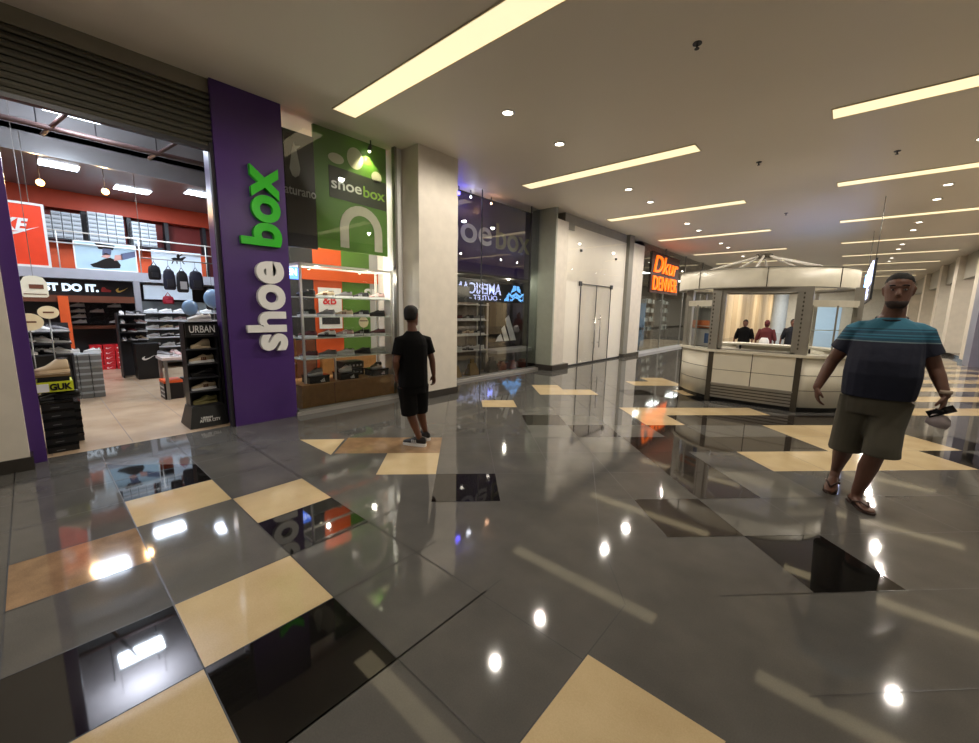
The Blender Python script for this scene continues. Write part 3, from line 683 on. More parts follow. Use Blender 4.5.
for i, (y, w_, h, c, nm) in enumerate(((5.62,.3,.34,(150,116,44),'mustard'),(6.2,.26,.34,(150,120,60),'pale mustard'),(6.86,.3,.34,(40,42,42),'black'))):
    t = thing('gift_bag', '%s paper bag standing on the floor of the second window' % nm, 'bag', (-5.85, y, .052), 0, 'paper bags in the second window')
    M_ = mat('bag '+nm, c, .6)
    mb = MB().use(M_); mb.loft([[Vector((-5.85+a*.1, y+b*w_/2*1.15, .052)) for a, b in ((-1,-1),(1,-1),(1,1),(-1,1))], [Vector((-5.85+a*.03, y+b*w_/2*.8, .052+h*.75)) for a, b in ((-1,-1),(1,-1),(1,1),(-1,1))]], smooth=False); mb.build('bag_body', None, t)
    mb = MB().use(M_); z = .052+h*.75
    mb.box(-5.87,-5.83,y-w_*.2,y+w_*.2,z,z+h*.3); mb.build('folded_top', None, t)
for i, y in enumerate((7.25, 7.65, 8.1)):
    mb = MB().use(mat('brick red card', (150,62,44), .6)); mb.box(-5.8,-5.98,y-.12,y+.12,.052,.2); mb.box(-5.82,-5.92,y-.07,y+.07,.2,.26)
    tag(mb.build('small_box'), 'small brick-red box, %s of three under the ledge in the second window' % ('left','middle','right')[i], 'box', 'red boxes in the second window')
for i, (y, c) in enumerate(((5.75,(90,80,255)),(6.1,(240,240,255)),(6.75,(255,190,150)))):
    t = thing('spotlight', ('violet','white','warm')[i]+' glowing spotlight at the top of the second window', 'spotlight', (-5.85, y, 3.8))
    mb = MB().use(CHAR); mb.tube([(-5.85,y,3.965),(-5.85,y,3.86)], .012); mb.build('stem', None, t)
    mb = MB().use(emit_mat('win2 spot %d' % i, c, 9)); mb.sphere((-5.85,y,3.83), .035 if i == 0 else .022); mb.build('bulb', None, t)
    ld = bpy.data.lights.new('s', 'POINT'); ld.energy = (2.5,1.5,1)[i]; ld.color = s2l(c); ld.shadow_soft_size = .05
    lo = bpy.data.objects.new('spot_lamp', ld); C.objects.link(lo); lo.parent = t; lo.location = (.05, 0, -.08)

for o in list(bpy.data.objects):
    if o.name not in BEFORE and o.parent is None: o.location.x -= .33; o.location.y += .25
for y, wd in ((6.3, 'left'), (8.2, 'right')):  # fill lights added to brighten the second window's shelves
    t = thing('fill_puck', 'round warm fill light added under the dark soffit of the second window, %s one' % wd, 'light', (-6.6, y, 2.26))
    mb = MB().use(emit_mat('fill puck glow', (255,236,200), 5)); mb.cyl((-6.6,y), .03, 2.262, 2.266, 14); mb.build('lens', None, t)
    mb = MB().use(CHAR); mb.cyl((-6.6,y), .04, 2.266, 2.28, 14); mb.build('housing', None, t)
    ld = bpy.data.lights.new('p', 'POINT'); ld.energy = 14; ld.color = (1,.9,.75); ld.shadow_soft_size = .03
    lo = bpy.data.objects.new('fill_puck_lamp', ld); C.objects.link(lo); lo.parent = t; lo.location = (0,0,-.05)
for y, wd in ((2.85, 'left'), (3.7, 'right')):  # fill lights added to brighten the shoes on the first rack
    t = thing('fill_puck', 'round warm fill light added to the top of the first window rack, %s one' % wd, 'light', (-6.0, y, 2.05))
    mb = MB().use(emit_mat('fill puck glow', (255,236,200), 5)); mb.cyl((-6.16,y), .02, 2.052, 2.056, 14); mb.build('lens', None, t)
    mb = MB().use(CHAR); mb.cyl((-6.16,y), .028, 2.056, 2.07, 14); mb.build('housing', None, t)
    ld = bpy.data.lights.new('p', 'POINT'); ld.energy = 6; ld.color = (1,.9,.75); ld.shadow_soft_size = .03
    lo = bpy.data.objects.new('fill_puck_lamp', ld); C.objects.link(lo); lo.parent = t; lo.location = (.1,0,-.05)

# ================================================================== SHOE SHOP INTERIOR
# lamps
def shop_lamp(name, label, x, y, z, hx, hy, top, col=(225,238,255), s=14, power=SHOP_W):
    t = thing(name, label, 'ceiling light', (x,y,z))
    mb = MB().use(emit_mat('shop lamp %s' % str(col), col, s)); mb.box(x-hx,x+hx,y-hy,y+hy,z-.012,z-.004); mb.build('diffuser', None, t)
    mb = MB().use(WR); mb.box(x-hx-.02,x+hx+.02,y-hy-.02,y+hy+.02,z-.004,z+.03); mb.build('housing', None, t)
    if top > z+.05:
        mb = MB().use(GREYM); mb.tube([(x,y-hy,z+.03),(x,y-hy,top)], .004, 6); mb.tube([(x,y+hy,z+.03),(x,y+hy,top)], .004, 6); mb.build('suspension_wire', None, t)
    if 'high inside' in label:
        lu = bpy.data.lights.new('u', 'AREA'); lu.energy = 75; lu.shape = 'RECTANGLE'; lu.size = hx*2; lu.size_y = hy*2; lu.color = s2l(col)  # upward lamp added to brighten the white shop ceiling
        lo = bpy.data.objects.new('ceiling_fill_lamp', lu); C.objects.link(lo); lo.parent = t; lo.location = (0,0,.04); lo.rotation_euler = (PI,0,0)
    ld = bpy.data.lights.new('a', 'AREA'); ld.energy = power; ld.shape = 'RECTANGLE'; ld.size = hx*2; ld.size_y = hy*2; ld.color = s2l(col)
    lo = bpy.data.objects.new('area_lamp', ld); C.objects.link(lo); lo.parent = t; lo.location = (0,0,-.02)
shop_lamp('pendant_panel_light', 'bright white panel light hanging high inside the shop entrance', -7.63, .62, 3.87, .16, .26, 4.4)
shop_lamp('ceiling_panel_light', 'white panel light in the grey shop ceiling above the red poster', -10.65, .6, 3.868, .2, .24, 3.86)
shop_lamp('ceiling_panel_light', 'white panel light in the grey shop ceiling beside the purple pillar', -10.8, 2.74, 3.868, .2, .28, 3.86)
shop_lamp('ceiling_panel_light', 'white panel light in the front shop ceiling to the left of the entrance', -7.6, -1.2, 4.38, .3, .3, 4.4)
for i, (x, y, z) in enumerate(((-9.9,.32,3.37),(-9.9,1.08,3.4))):
    t = thing('spotlight', ('warm glowing spotlight hanging above the red poster','warm glowing spotlight hanging above the shoe box rows')[i], 'spotlight', (x,y,z))
    mb = MB().use(CHAR); mb.tube([(x,y,3.87),(x,y,z+.06)], .006, 6); mb.build('rod', None, t)
    mb = MB().use(CHAR); mb.tube([(x-.06,y,z+.06),(x+.02,y,z+.01)], [.03,.055], 12); mb.build('shade', None, t)
    mb = MB().use(emit_mat('warm bulb', (255,190,110), 12)); mb.sphere((x+.04,y,z), .05); mb.build('bulb', None, t)
    ld = bpy.data.lights.new('p', 'POINT'); ld.energy = 14; ld.color = (1,.62,.3); ld.shadow_soft_size = .06
    lo = bpy.data.objects.new('point_lamp', ld); C.objects.link(lo); lo.parent = t; lo.location = (.12,0,-.03)
shop_lamp('fill_strip', 'added white fill strip at the top of the first window behind the green board', -6.75, 3.2, 3.7, .06, .6, 3.9, (255,244,225), 5, 55)  # lamp added to brighten the first window display
shop_lamp('ceiling_panel_light', 'added white fill light in the shop ceiling over the centre shelving', -11.6, 1.7, 3.868, .2, .28, 3.86)  # extra lamp added to brighten the back of the shop
for y in (31, 39, 46.4):  # lamps added to lift the dark far end of the mall
    shop_lamp('ceiling_panel_light', 'added square fill light at the far end of the mall, %s from the camera' % nth(int((y-31)/7.4)), -3.0, y, 3.9, .6, .6, 3.95, (255,244,225), 5, 260)
# pipe
t = thing('ceiling_pipe', 'dark brown pipe hung below the white ceiling inside the shop', 'pipe', (-8,1,3.72))
mb = MB().use(mat('pipe brown', (60,38,34), .5)); mb.tube([(-8,-2.9,3.72),(-8,5.8,3.72)], .035, 10); mb.build('pipe_run', None, t)
for y in (.3,.85,1.5,2.1):
    mb = MB().use(CHAR); mb.tube([(-8,y,3.75),(-8,y,4.4)], .007, 6); mb.build('hanger', None, t)
for (y) in (.45, 1.55):
    mb = MB().use(mat('pipe brown', (60,38,34), .5)); mb.tube([(-8.3,y-.1,3.7),(-7.5,y+.1,3.8)], .025, 8); mb.build('branch_pipe', None, t)
# stock boxes on the upper wall
def stock_box_mesh():
    m = MB().use(mat('stock box white', (160,168,172), .5)); m.box(-.15,.15,-.066,.066,0,.082)
    m.use(mat('stock box lid', (196,202,206), .5)); m.box(-.155,.155,-.069,.069,.062,.088); m.use(CHAR); m.box(.151,.153,-.05,.05,.018,.03)
    M = bpy.data.meshes.new('shoe_box'); M.from_pydata(m.v, [], m.f)
    for q in m.ms: M.materials.append(q)
    M.polygons.foreach_set('material_index', m.m); return M
SBM = stock_box_mesh()
t = thing('wall_shelf', 'dark shelf carrying the rows of white stock boxes on the upper wall', 'shelf', (-12.8, 1.3, 2.78))
mb = MB().use(CHAR)
mb.box(-12.97,-12.55,.3,2.3,2.80,2.83); mb.build('board', None, t)
for y in (.34,1.0,1.74,2.27):
    mb = MB().use(CHAR); mb.box(-12.97,-12.6,y-.012,y+.012,2.66,2.80); mb.build('bracket', None, t)
for g, (y0, nc, nr) in enumerate(((.42,4,6),(1.11,4,7),(1.83,3,6))):
    for c in range(nc):
        for r in range(nr - (1 if (g == 0 and c == 0) else 0)):
            o = bpy.data.objects.new('shoe_box', SBM); C.objects.link(o); o.location = (-12.76+random.uniform(-.01,.01), y0+c*.148, 2.832+r*.0895)
            tag(o, 'white stock box, %s row up, %s column of the %s block on the upper wall' % (nth(r), nth(c), ('left','middle','right')[g]), 'box', 'white stock boxes on the upper wall')
# railing above the ledge
t = thing('ledge_railing', 'white tube railing above the grey ledge at the back of the shop', 'railing', (-11.9,1.8,2.18))
for z in (2.91,2.68):
    mb = MB().use(WR); mb.tube([(-11.97,.3,z),(-11.97,3.3,z)], .014, 8); mb.build('rail', None, t)
for y in (.5,1.75,3.0):
    mb = MB().use(WR); mb.tube([(-11.97,y,2.18),(-11.97,y,2.93)], .01, 8); mb.build('rail_post', None, t)
# posters
t = thing('hanging_poster', 'tall orange-red hanging poster with white swoosh lettering inside the entrance', 'poster', (-9,-.1,2.0))
mb = MB().use(mat('poster red', (236,66,26), .5)); mb.box(-8.99,-9.0,-.5,.26,2.03,2.87); mb.build('sheet', None, t)
mb = MB().use(WHITEP)
for b in ((-.53,-.5,2.0,2.9),(.26,.29,2.0,2.9)): mb.box(-8.98,-9.01,b[0],b[1],b[2],b[3])
mb.box(-8.98,-9.01,-.5,.26,2.0,2.03); mb.box(-8.98,-9.01,-.5,.26,2.87,2.9); mb.build('frame', None, t)
lettering('lettering', 'NIKE', WHITEP, face_x(-8.985,-.36,2.5), .24, t, .002, .01, .48, shear=.3)
mb = MB().use(WHITEP); swoosh(mb, face_x(-8.988,-.36,2.38), .58, .2); mb.build('swoosh_mark', None, t)
for y in (.15,-.4):
    mb = MB().use(GREYM); mb.tube([(-9,y,2.9),(-9,y,3.87)], .005, 6); mb.build('hanging_wire', None, t)
t = thing('poster', 'pale blue poster of hands tying a dark running shoe, on the ledge', 'poster', (-12,1.2,2.18))
PB = mat('poster pale blue', (176,206,222), .5)
mb = MB().use(PB); mb.box(-12.0,-12.02,.74,1.68,2.2,2.74); mb.build('sheet', None, t)
mb = MB().use(WHITEP)
mb.box(-11.99,-12.03,.72,.74,2.18,2.76); mb.box(-11.99,-12.03,1.68,1.7,2.18,2.76); mb.box(-11.99,-12.03,.72,1.7,2.18,2.2); mb.box(-11.99,-12.03,.72,1.7,2.74,2.76); mb.build('frame', None, t)
mb = MB().use(BLACK); mb.prism([(.18,.09),(.22,.04),(.4,.02),(.64,.05),(.66,.12),(.62,.2),(.5,.26),(.4,.22),(.28,.14)], 0, .002, face_x(-12,.76,2.2)); mb.prism([(.34,.42),(.56,.42),(.6,.52),(.28,.54)], 0, .002, face_x(-12,.76,2.2)); mb.build('shoe_picture', None, t)
mb = MB().use(mat('hand tone', (200,150,140), .6)); mb.prism([(.36,.26),(.46,.24),(.52,.3),(.44,.36)], 0, .003, face_x(-12,.76,2.2)); mb.prism([(.56,.2),(.7,.24),(.7,.34),(.58,.32)], 0, .003, face_x(-12,.76,2.2)); mb.build('hand_picture', None, t)
for a in ([(.68,.22),(.92,.32),(.92,.44),(.68,.36)], [(.38,.3),(.52,.32),(.54,.44),(.4,.44)]):
    mb = MB().use(mat('denim print', (90,100,130), .6)); mb.prism(a, 0, .003, face_x(-12,.76,2.2)); mb.build('sleeve_picture', None, t)
t = thing('poster', 'white poster with a small black horse and rider mark, on the ledge', 'poster', (-12,2.42,2.18))
mb = MB().use(mat('poster white', (206,220,232), .5)); mb.box(-12,-12.02,1.96,2.9,2.18,2.72); mb.build('sheet', None, t)
mb = MB().use(BLACK)
for a in ([(-.1,0),(.08,0),(.12,.05),(.16,.09),(.12,.1),(.05,.06),(-.08,.06),(-.14,.03)], [(-.02,.05),(.03,.05),(.03,.13),(0,.15),(-.03,.1)], [(-.1,0),(-.08,0),(-.12,-.09),(-.14,-.09)], [(-.04,0),(-.02,0),(-.02,-.08),(-.04,-.08)], [(.05,0),(.07,0),(.12,-.07),(.1,-.08)], [(.0,.1),(.1,.17),(.11,.16),(.02,.08)]):
    mb.prism(a, 0, .002, face_x(-12,2.45,2.52))
mb.build('rider_mark', None, t)
t = thing('hanging_poster', 'narrow white vertical poster hanging beside the purple pillar', 'poster', (-11,2.98,2.1))
mb = MB().use(mat('poster white', (206,220,232), .5)); mb.box(-11,-11.015,2.88,3.07,2.12,3.2); mb.build('sheet', None, t)
mb = MB().use(MGREY)
for z in (2.55,2.75,2.85): mb.box(-10.996,-10.999,2.92,3.03,z,z+.02)
mb.build('print', None, t)
mb = MB().use(GREYM); mb.tube([(-11.007,2.97,3.2),(-11.007,2.97,3.87)], .004, 6); mb.build('hanging_wire', None, t)
# slogan board
t = thing('sign_board', 'black slogan board reading JUST DO IT under the grey ledge', 'sign', (-12.15,.75,1.62))
mb = MB().use(BLACK); mb.box(-12.13,-12.2,-.4,1.6,1.64,1.97); mb.build('board', None, t)
lettering('lettering', 'JUST DO IT.', emit_mat('lit white letters', (215,235,250), .9), face_x(-12.12,.03,1.735), .2, t, .006, .012, 1.0)
mb = MB().use(mat('red print', (170,50,50), .5)); mb.prism([(0,0),(.15,0),(.16,.04),(.09,.06),(.06,.1),(.02,.1),(0,.05)], 0, .004, face_x(-12.13,1.07,1.73)); mb.build('shoe_mark', None, t)
mb = MB().use(mat('gold', (206,176,90), .4)); swoosh(mb, face_x(-12.13,1.3,1.73), .22, .12); mb.build('swoosh_mark', None, t)
mb = MB().use(BROWN); mb.box(-12.1,-12.3,-.4,1.6,1.5,1.64); mb.box(-12.6,-12.9,.5,1.6,.92,.99); mb.build('lower_rail', None, t)
# sports shoe wall: little shelves
k = 0
t = thing('shoe_wall_panel', 'charcoal wall panel with small shelves of white and dark shoes', 'shelf', (-12.85,1.0,.99))
mb = MB().use(CHAR); mb.box(-12.85,-12.9,.55,1.5,.99,1.5); mb.build('panel', None, t)
for c in range(3):
    for r in range(4):
        mb = MB().use(BLACK); mb.box(-12.7,-12.85,.58+c*.3,.84+c*.3,1.03+r*.12,1.038+r*.12); mb.build('shelf', None, t)
for c in range(3):
    for r in range(4):
        key = 'white' if (c, r) in ((0,0),(0,1),(0,2),(0,3),(1,2),(2,3),(2,0)) else 'allblack'
        place_shoe(key, (-12.76,.71+c*.3,1.039+r*.12), PI/2, '%s sneaker, %s column from the left, %s shelf up on the charcoal wall panel' % (CN[key], nth(c), nth(r)), 'shoes on the charcoal wall panel', 0, .8, False)
# red stock
for c in range(3):
    for r in range(5):
        y = .9+c*.2; z = r*.112+.003; dy = random.uniform(-.01,.01)
        mb = MB().use(RED); mb.box(-12.45,-12.75,y-.094+dy,y+.094+dy,z,z+.1); mb.box(-12.445,-12.755,y-.097+dy,y+.097+dy,z+.075,z+.108)
        mb.use(WHITEP); swoosh(mb, face_x(-12.45,y-.06+dy,z+.02), .12, .045, .002)
        tag(mb.build('shoe_box'), 'red shoe box, %s column, %s from the floor in the red stack at the back' % (nth(c), nth(r)), 'box', 'red shoe boxes')
# grey stock
GB = mat('grey shoe box', (112,112,108), .5); GB2 = mat('grey box label', (160,164,164), .5)
for c in range(3):
    for r in range(7):
        y = .345+c*.136; z = r*.1+.003; dx = random.uniform(-.012,.012)
        mb = MB().use(GB); mb.box(-8.85+dx,-9.15+dx,y-.063,y+.063,z,z+.09); mb.use(GB2); mb.box(-8.845+dx,-9.155+dx,y-.065,y+.065,z+.068,z+.097)
        tag(mb.build('shoe_box'), 'grey shoe box, %s column, %s from the floor in the grey stack' % (nth(c), nth(r)), 'box', 'grey shoe boxes')
place_shoe('white', (-9.0,.36,.702), PI/2+.4, 'white sneaker lying on top of the left grey box column', 'shoes on the grey boxes', 0, .75, False)
place_shoe('white', (-9.0,.6,.702), PI/2-.5, 'white sneaker lying on top of the right grey box column', 'shoes on the grey boxes', 0, .75, False)
# left fixture with white shoes
t = thing('display_stand', 'tiered stand crowded with white and black shoes behind the yellow box', 'shelf', (-8.5,.14,0))
for z in (.76,.92,1.08):
    mb = MB().use(CHAR); mb.box(-8.35,-8.7,-.2,.36,z-.015,z); mb.build('shelf', None, t)
mb = MB().use(CHAR); mb.box(-8.7,-8.72,-.2,.36,0,1.2); mb.box(-8.35,-8.7,-.2,-.18,0,.745); mb.box(-8.35,-8.7,.34,.36,0,.745); mb.build('back_panel', None, t)
for zi, z in enumerate((.762,.922,1.082)):
    for i, key in enumerate((('white','whiteblack','white'),('whiteblack','white','black'),('pink','white','grey'))[zi]):
        place_shoe(key, (-8.52,-.06+.15*i,z), PI+.5+i*.3, '%s sneaker, %s from the left on the %s tier of the crowded stand' % (CN[key], nth(i), ('bottom','middle','top')[zi]), 'shoes on the crowded stand', 0, .85, False)
for i, (x, y, z, r) in enumerate(((-8.0,.165,1.36,.1),(-7.8,-.02,1.24,.13))):
    t = thing('round_sign', ('round cream disc sign on a stem above the crowded shoe stand','large half-hidden cream disc sign beside the purple door jamb')[i], 'sign', (x,y,0))
    mb = MB().use(mat('cream disc', (250,230,190), .5)); mb.prism([(r*math.cos(2*PI*k/28), r*.85*math.sin(2*PI*k/28)) for k in range(28)], 0, .012, face_x(x,y,z)); mb.build('disc', None, t)
    mb = MB().use(GREYM); mb.tube([(x-.01,y,0.01),(x-.01,y,z-r*.7)], .008, 8); mb.cyl((x-.01,y), .08, .002, .014, 16); mb.build('stem', None, t)
    mb = MB().use(BROWN); mb.box(x+.012,x+.014,y-r*.5,y+r*.5,z-.01,z+.01); mb.build('print_line', None, t)
t = thing('hanging_sign', 'white round-shouldered hanging sign with a dark label in front of the slogan board', 'sign', (-8.7,.08,1.56))
mb = MB().use(mat('cream white', (236,230,206), .5))
mb.prism([(-.13,.02),(-.11,0),(.11,0),(.13,.02),(.13,.2),(.09,.28),(.03,.3),(-.03,.3),(-.09,.28),(-.13,.2)], 0, .03, face_x(-8.72,.08,1.56)); mb.build('plate', None, t)
mb = MB().use(BROWN); mb.box(-8.688,-8.685,.03,.17,1.68,1.74); mb.box(-8.688,-8.685,-.03,.19,1.6,1.61); mb.build('label', None, t)
mb = MB().use(GREYM); mb.tube([(-8.705,.08,1.855),(-8.705,.08,4.4)], .004, 6); mb.build('hanging_wire', None, t)
# front stack by the entrance
for col, (x, y, n_) in enumerate(((-5.92,.10,6),(-6.28,.16,5))):
    for r in range(n_):
        z = r*.088+.003; dx = random.uniform(-.01,.01)
        mb = MB().use(BLACK); mb.box(x-.16+dx,x+.14+dx,y-.12,y+.1,z,z+.08); mb.use(BLACKG); mb.box(x-.163+dx,x+.143+dx,y-.123,y+.103,z+.058,z+.085)
        mb.use(MGREY); mb.box(x+.1445+dx,x+.146+dx,y-.06,y+.0,z+.02,z+.026)
        tag(mb.build('shoe_box'), 'black shoe box, %s from the floor in the %s stack inside the entrance' % (nth(r), ('front','rear')[col]), 'box', 'black shoe boxes by the entrance')
place_shoe('allblack', (-5.9,.04,.534), PI/2+.5, 'all-black sneaker lying on the front black box stack, left of the pair', 'black shoes under the yellow box', 0, .72)
place_shoe('allblack', (-5.9,.16,.534), PI/2-.2, 'all-black sneaker lying on the front black box stack, right of the pair', 'black shoes under the yellow box', 0, .72)
t = thing('shoe_box', 'yellow-green box with black letters topping the front black stack', 'box', (-5.96,.1,.615))
YG = mat('acid yellow', (206,214,40), .5)
mb = MB().use(YG); mb.box(-5.82,-6.1,-.03,.22,.615,.715); mb.build('box_body', None, t)
mb = MB().use(WHITEP); mb.box(-5.817,-5.82,-.03,.05,.62,.7); mb.build('label_panel', None, t)
lettering('lettering', 'GUK', BLACK, face_x(-5.815,.055,.635), .085, t, .002, .004, .155)
t = thing('shoe_tray', 'black tray on the yellow-green box carrying a beige shoe', 'tray', (-5.96,.09,.716))
mb = MB().use(BLACK); mb.box(-5.84,-6.1,-.02,.2,.716,.765); mb.build('tray_base', None, t)
mb = MB().use(mat('tray lip', (120,96,60), .5)); mb.box(-5.83,-6.11,-.03,.21,.765,.79); mb.build('rim', None, t)
place_shoe('beigehigh', (-5.95,.09,.791), PI/2+.15, 'beige suede sneaker displayed on the black tray near the door jamb', None, 0, .86)
# centre shelves
t = thing('shoe_shelving', 'grey wall shelving with six levels of pale shoes under the white board', 'shelf', (-12,2.15,0))
mb = MB().use(mat('shelf back grey', (120,126,126), .5)); mb.box(-12.2,-12.25,1.66,3.2,.1,1.55); mb.build('back_panel', None, t)
SZ = [.3,.52,.74,.93,1.12,1.3]
for z in SZ:
    mb = MB().use(mat('shelf white', (214,220,222), .4)); mb.box(-11.85,-12.2,1.7,3.2,z-.02,z); mb.build('shelf', None, t)
for zi, z in enumerate(SZ):
    shoe_row([random.choice(['white','white','grey','beige','whiteblack','pink']) for _ in range(5)], -12.0, 1.84, 2.9, z+.002, 'level %s of the grey wall shelving' % ('one (lowest)','two','three','four','five','six (top)')[zi], 'shoes on the grey wall shelving', rz=PI/2, scale=.85, parts=False)
t = thing('header_board', 'white board above the grey wall shelving', 'sign', (-12,2.2,1.58))
mb = MB().use(mat('poster white', (206,220,232), .5)); mb.box(-12,-12.05,1.76,2.66,1.6,1.92); mb.build('board', None, t)
mb = MB().use(GREYM)
for y in (1.8,2.6): mb.box(-12.04,-12.06,y,y+.03,1.92,1.98)
mb.build('bracket', None, t)
# bag rail and bags
t = thing('bag_rail', 'thin metal rail hung from the shop ceiling with bags on hooks', 'rail', (-9.5,1.95,2.3))
mb = MB().use(GREYM); mb.tube([(-9.5,1.4,2.3),(-9.5,2.5,2.3)], .01, 8); mb.build('rail', None, t)
for y in (1.42,2.48):
    mb = MB().use(GREYM); mb.tube([(-9.5,y,2.3),(-9.5,y,3.87)], .005, 6); mb.build('rod', None, t)
NAVY = mat('navy fabric', (34,36,54), .7, bump=.2); BF = mat('black fabric', (24,24,27), .75, bump=.2)
def bag(y, z0, w_, h, d_, m, label, strap=True, extra=None, dx=0):
    t = thing('backpack', label, 'bag', (-9.5,y,z0))
    mb = MB().use(m); n = 16; rings = []
    for f, sx, sy in ((0,.6,.75),(.06,.9,.95),(.3,1,1),(.65,.95,.96),(.88,.75,.82),(.97,.4,.5),(1,.15,.2)):
        rings.append([Vector((-9.5+d_/2*sx*math.copysign(abs(math.cos(2*PI*j/n))**.6, math.cos(2*PI*j/n)), y+w_/2*sy*math.copysign(abs(math.sin(2*PI*j/n))**.6, math.sin(2*PI*j/n)), z0+h*f)) for j in range(n)])
    mb.loft(rings); mb.build('bag_body', None, t)
    mb = MB().use(m); mb.tube([(-9.5,y-.04,z0+h*.95),(-9.5,y,z0+h+.06),(-9.5,y+.04,z0+h*.95)], .008, 6)
    if z0+h+.06 < 2.29 and strap: mb.tube([(-9.5,y,z0+h+.06),(-9.5,y,2.3)], .003, 6)
    mb.build('hanging_loop', None, t)
    mb = MB().use(extra or CHAR); mb.box(-9.5+d_/2*.9,-9.5+d_/2+.012,y-w_*.28,y+w_*.28,z0+h*.15,z0+h*.5); mb.build('front_pocket', None, t)
bag(1.57,1.93,.18,.26,.14,BF,'black square bag, leftmost on the hanging rail')
bag(1.775,1.76,.18,.38,.16,NAVY,'navy backpack, second from the left on the hanging rail')
bag(1.97,1.72,.18,.4,.16,BF,'black backpack in the middle of the hanging rail',extra=LGREY)
bag(2.19,1.78,.22,.36,.16,NAVY,'wide navy bag at the right of the hanging rail')
bag(1.73,1.5,.17,.15,.1,mat('crimson fabric', (170,26,52), .6),'small crimson bag hanging below the navy backpack',False,extra=mat('crimson pocket', (196,60,80), .6))
bag(2.43,1.4,.22,.42,.18,BF,'large black bag hanging lowest, left of the blue balloon')
# swoosh cube
t = thing('display_cube', 'black cube plinth with a white swoosh in the middle of the shop', 'plinth', (-10.6,1.48,0))
mb = MB().use(BLACK); mb.box(-10.4,-10.78,1.3,1.67,.003,.71); mb.build('body', None, t)
mb = MB().use(WHITEP); swoosh(mb, face_x(-10.4,1.38,.38), .21, .1); mb.build('swoosh_mark', None, t)
t = thing('shoe_rack', 'dark rack of mixed shoes standing behind the black swoosh cube', 'shelf', (-11.0,1.35,0))
for z in (.75,.92,1.09,1.26):
    mb = MB().use(CHAR); mb.box(-10.85,-11.15,1.15,1.6,z-.012,z); mb.build('shelf', None, t)
mb = MB().use(CHAR); mb.box(-11.15,-11.17,1.15,1.6,0,1.3); mb.box(-10.85,-11.15,1.13,1.15,0,1.3); mb.build('frame', None, t)
for zi, z in enumerate((.752,.922,1.092,1.262)):
    for i, key in enumerate((('grey','black','beige'),('whiteblack','maroon','grey'),('white','allblack','pink'),('white','grey','black'))[zi]):
        place_shoe(key, (-11.0,1.22+.14*i,z), PI+.4*i, '%s sneaker, %s from the left on the %s level of the dark rack' % (CN[key], nth(i), ('lowest','second','third','top')[zi]), 'shoes on the dark rack', 0, .8, False)
# table
t = thing('display_table', 'white-topped table with metal legs behind the black shoe tower', 'table', (-8.05,1.5,0))
mb = MB().use(mat('table top', (206,192,190), .4)); mb.box(-7.85,-8.35,1.28,1.9,.63,.67); mb.build('table_top', None, t)
for (x, y) in ((-7.88,1.32),(-8.3,1.32),(-7.88,1.86),(-8.3,1.86)):
    mb = MB().use(GREYM); mb.box(x-.02,x+.02,y-.02,y+.02,.003,.63); mb.build('leg', None, t)
for i, key in enumerate(('grey','pink','white','white')):
    place_shoe(key, (-8.1,1.36+.15*i,.672), PI+.6-.3*i, '%s sneaker, %s from the left on the white-topped table' % (CN[key], nth(i)), 'shoes on the display table', 0, .85, False)
for i, y in enumerate((1.4,1.68)):
    mb = MB().use(BLACK); mb.box(-7.92,-8.25,y-.12,y+.12,.003,.26); mb.use(ORANGE if i == 0 else CHAR); mb.box(-7.915,-8.255,y-.122,y+.122,.26,.3); mb.use(WHITEP)
    if i == 0:
        for a in range(3):
            for b_ in range(4): mb.prism([(.014*math.cos(2*PI*k/8), .014*math.sin(2*PI*k/8)) for k in range(8)], 0, .002, Mrow((1,0,0),(0,0,1),(0,-1,0),(-8.18+.07*b_+.02*(a%2), y-.12, .05+.07*a)))
    tag(mb.build('storage_box'), ('black box with white dots and an orange lid under the table','plain black box under the right side of the table')[i], 'box')
# urban tower
t = thing('display_tower', 'black cardboard shoe tower headed URBAN beside the purple pillar', 'shelf', (-6.0,1.4,0))
mb = MB().use(BLACK)
mb.box(-6.15,-6.17,1.2,1.52,.26,1.27); mb.box(-5.88,-6.15,1.5,1.52,.26,1.27); mb.box(-5.95,-6.15,1.2,1.215,.26,1.27); mb.build('carcass', None, t)
mb = MB().use(BLACK); mb.loft([[Vector((a,b,0.003)) for a,b in ((-5.78,1.14),(-5.78,1.54),(-6.25,1.54),(-6.25,1.14))],[Vector((a,b,.25)) for a,b in ((-5.85,1.19),(-5.85,1.53),(-6.18,1.53),(-6.18,1.19))]], smooth=False); mb.build('plinth', None, t)
for z in (.25,.43,.6,.77,.95):
    mb = MB().use(CHAR); mb.box(-5.86,-6.16,1.2,1.52,z,z+.014); mb.build('shelf', None, t)
mb = MB().use(BLACK); mb.box(-5.86,-5.88,1.2,1.53,1.11,1.29); mb.box(-5.86,-6.16,1.2,1.53,1.27,1.29); mb.build('header', None, t)
lettering('lettering', 'URBAN', WHITEP, face_x(-5.855,1.235,1.165), .12, t, .002, .001, .26)
mb = MB().use(LGREY); mb.box(-5.857,-5.859,1.25,1.48,1.14,1.143); mb.build('header_line', None, t)
lettering('lettering', 'URBAN', WHITEP, Mrow((0,1,0),(-.27,0,.96),(.96,0,.27),(-5.79,1.26,.11)), .035, t, .002, .001, .12)
lettering('lettering', 'AFTER CITY', WHITEP, Mrow((0,1,0),(-.27,0,.96),(.96,0,.27),(-5.775,1.24,.07)), .05, t, .002, .001, .22)
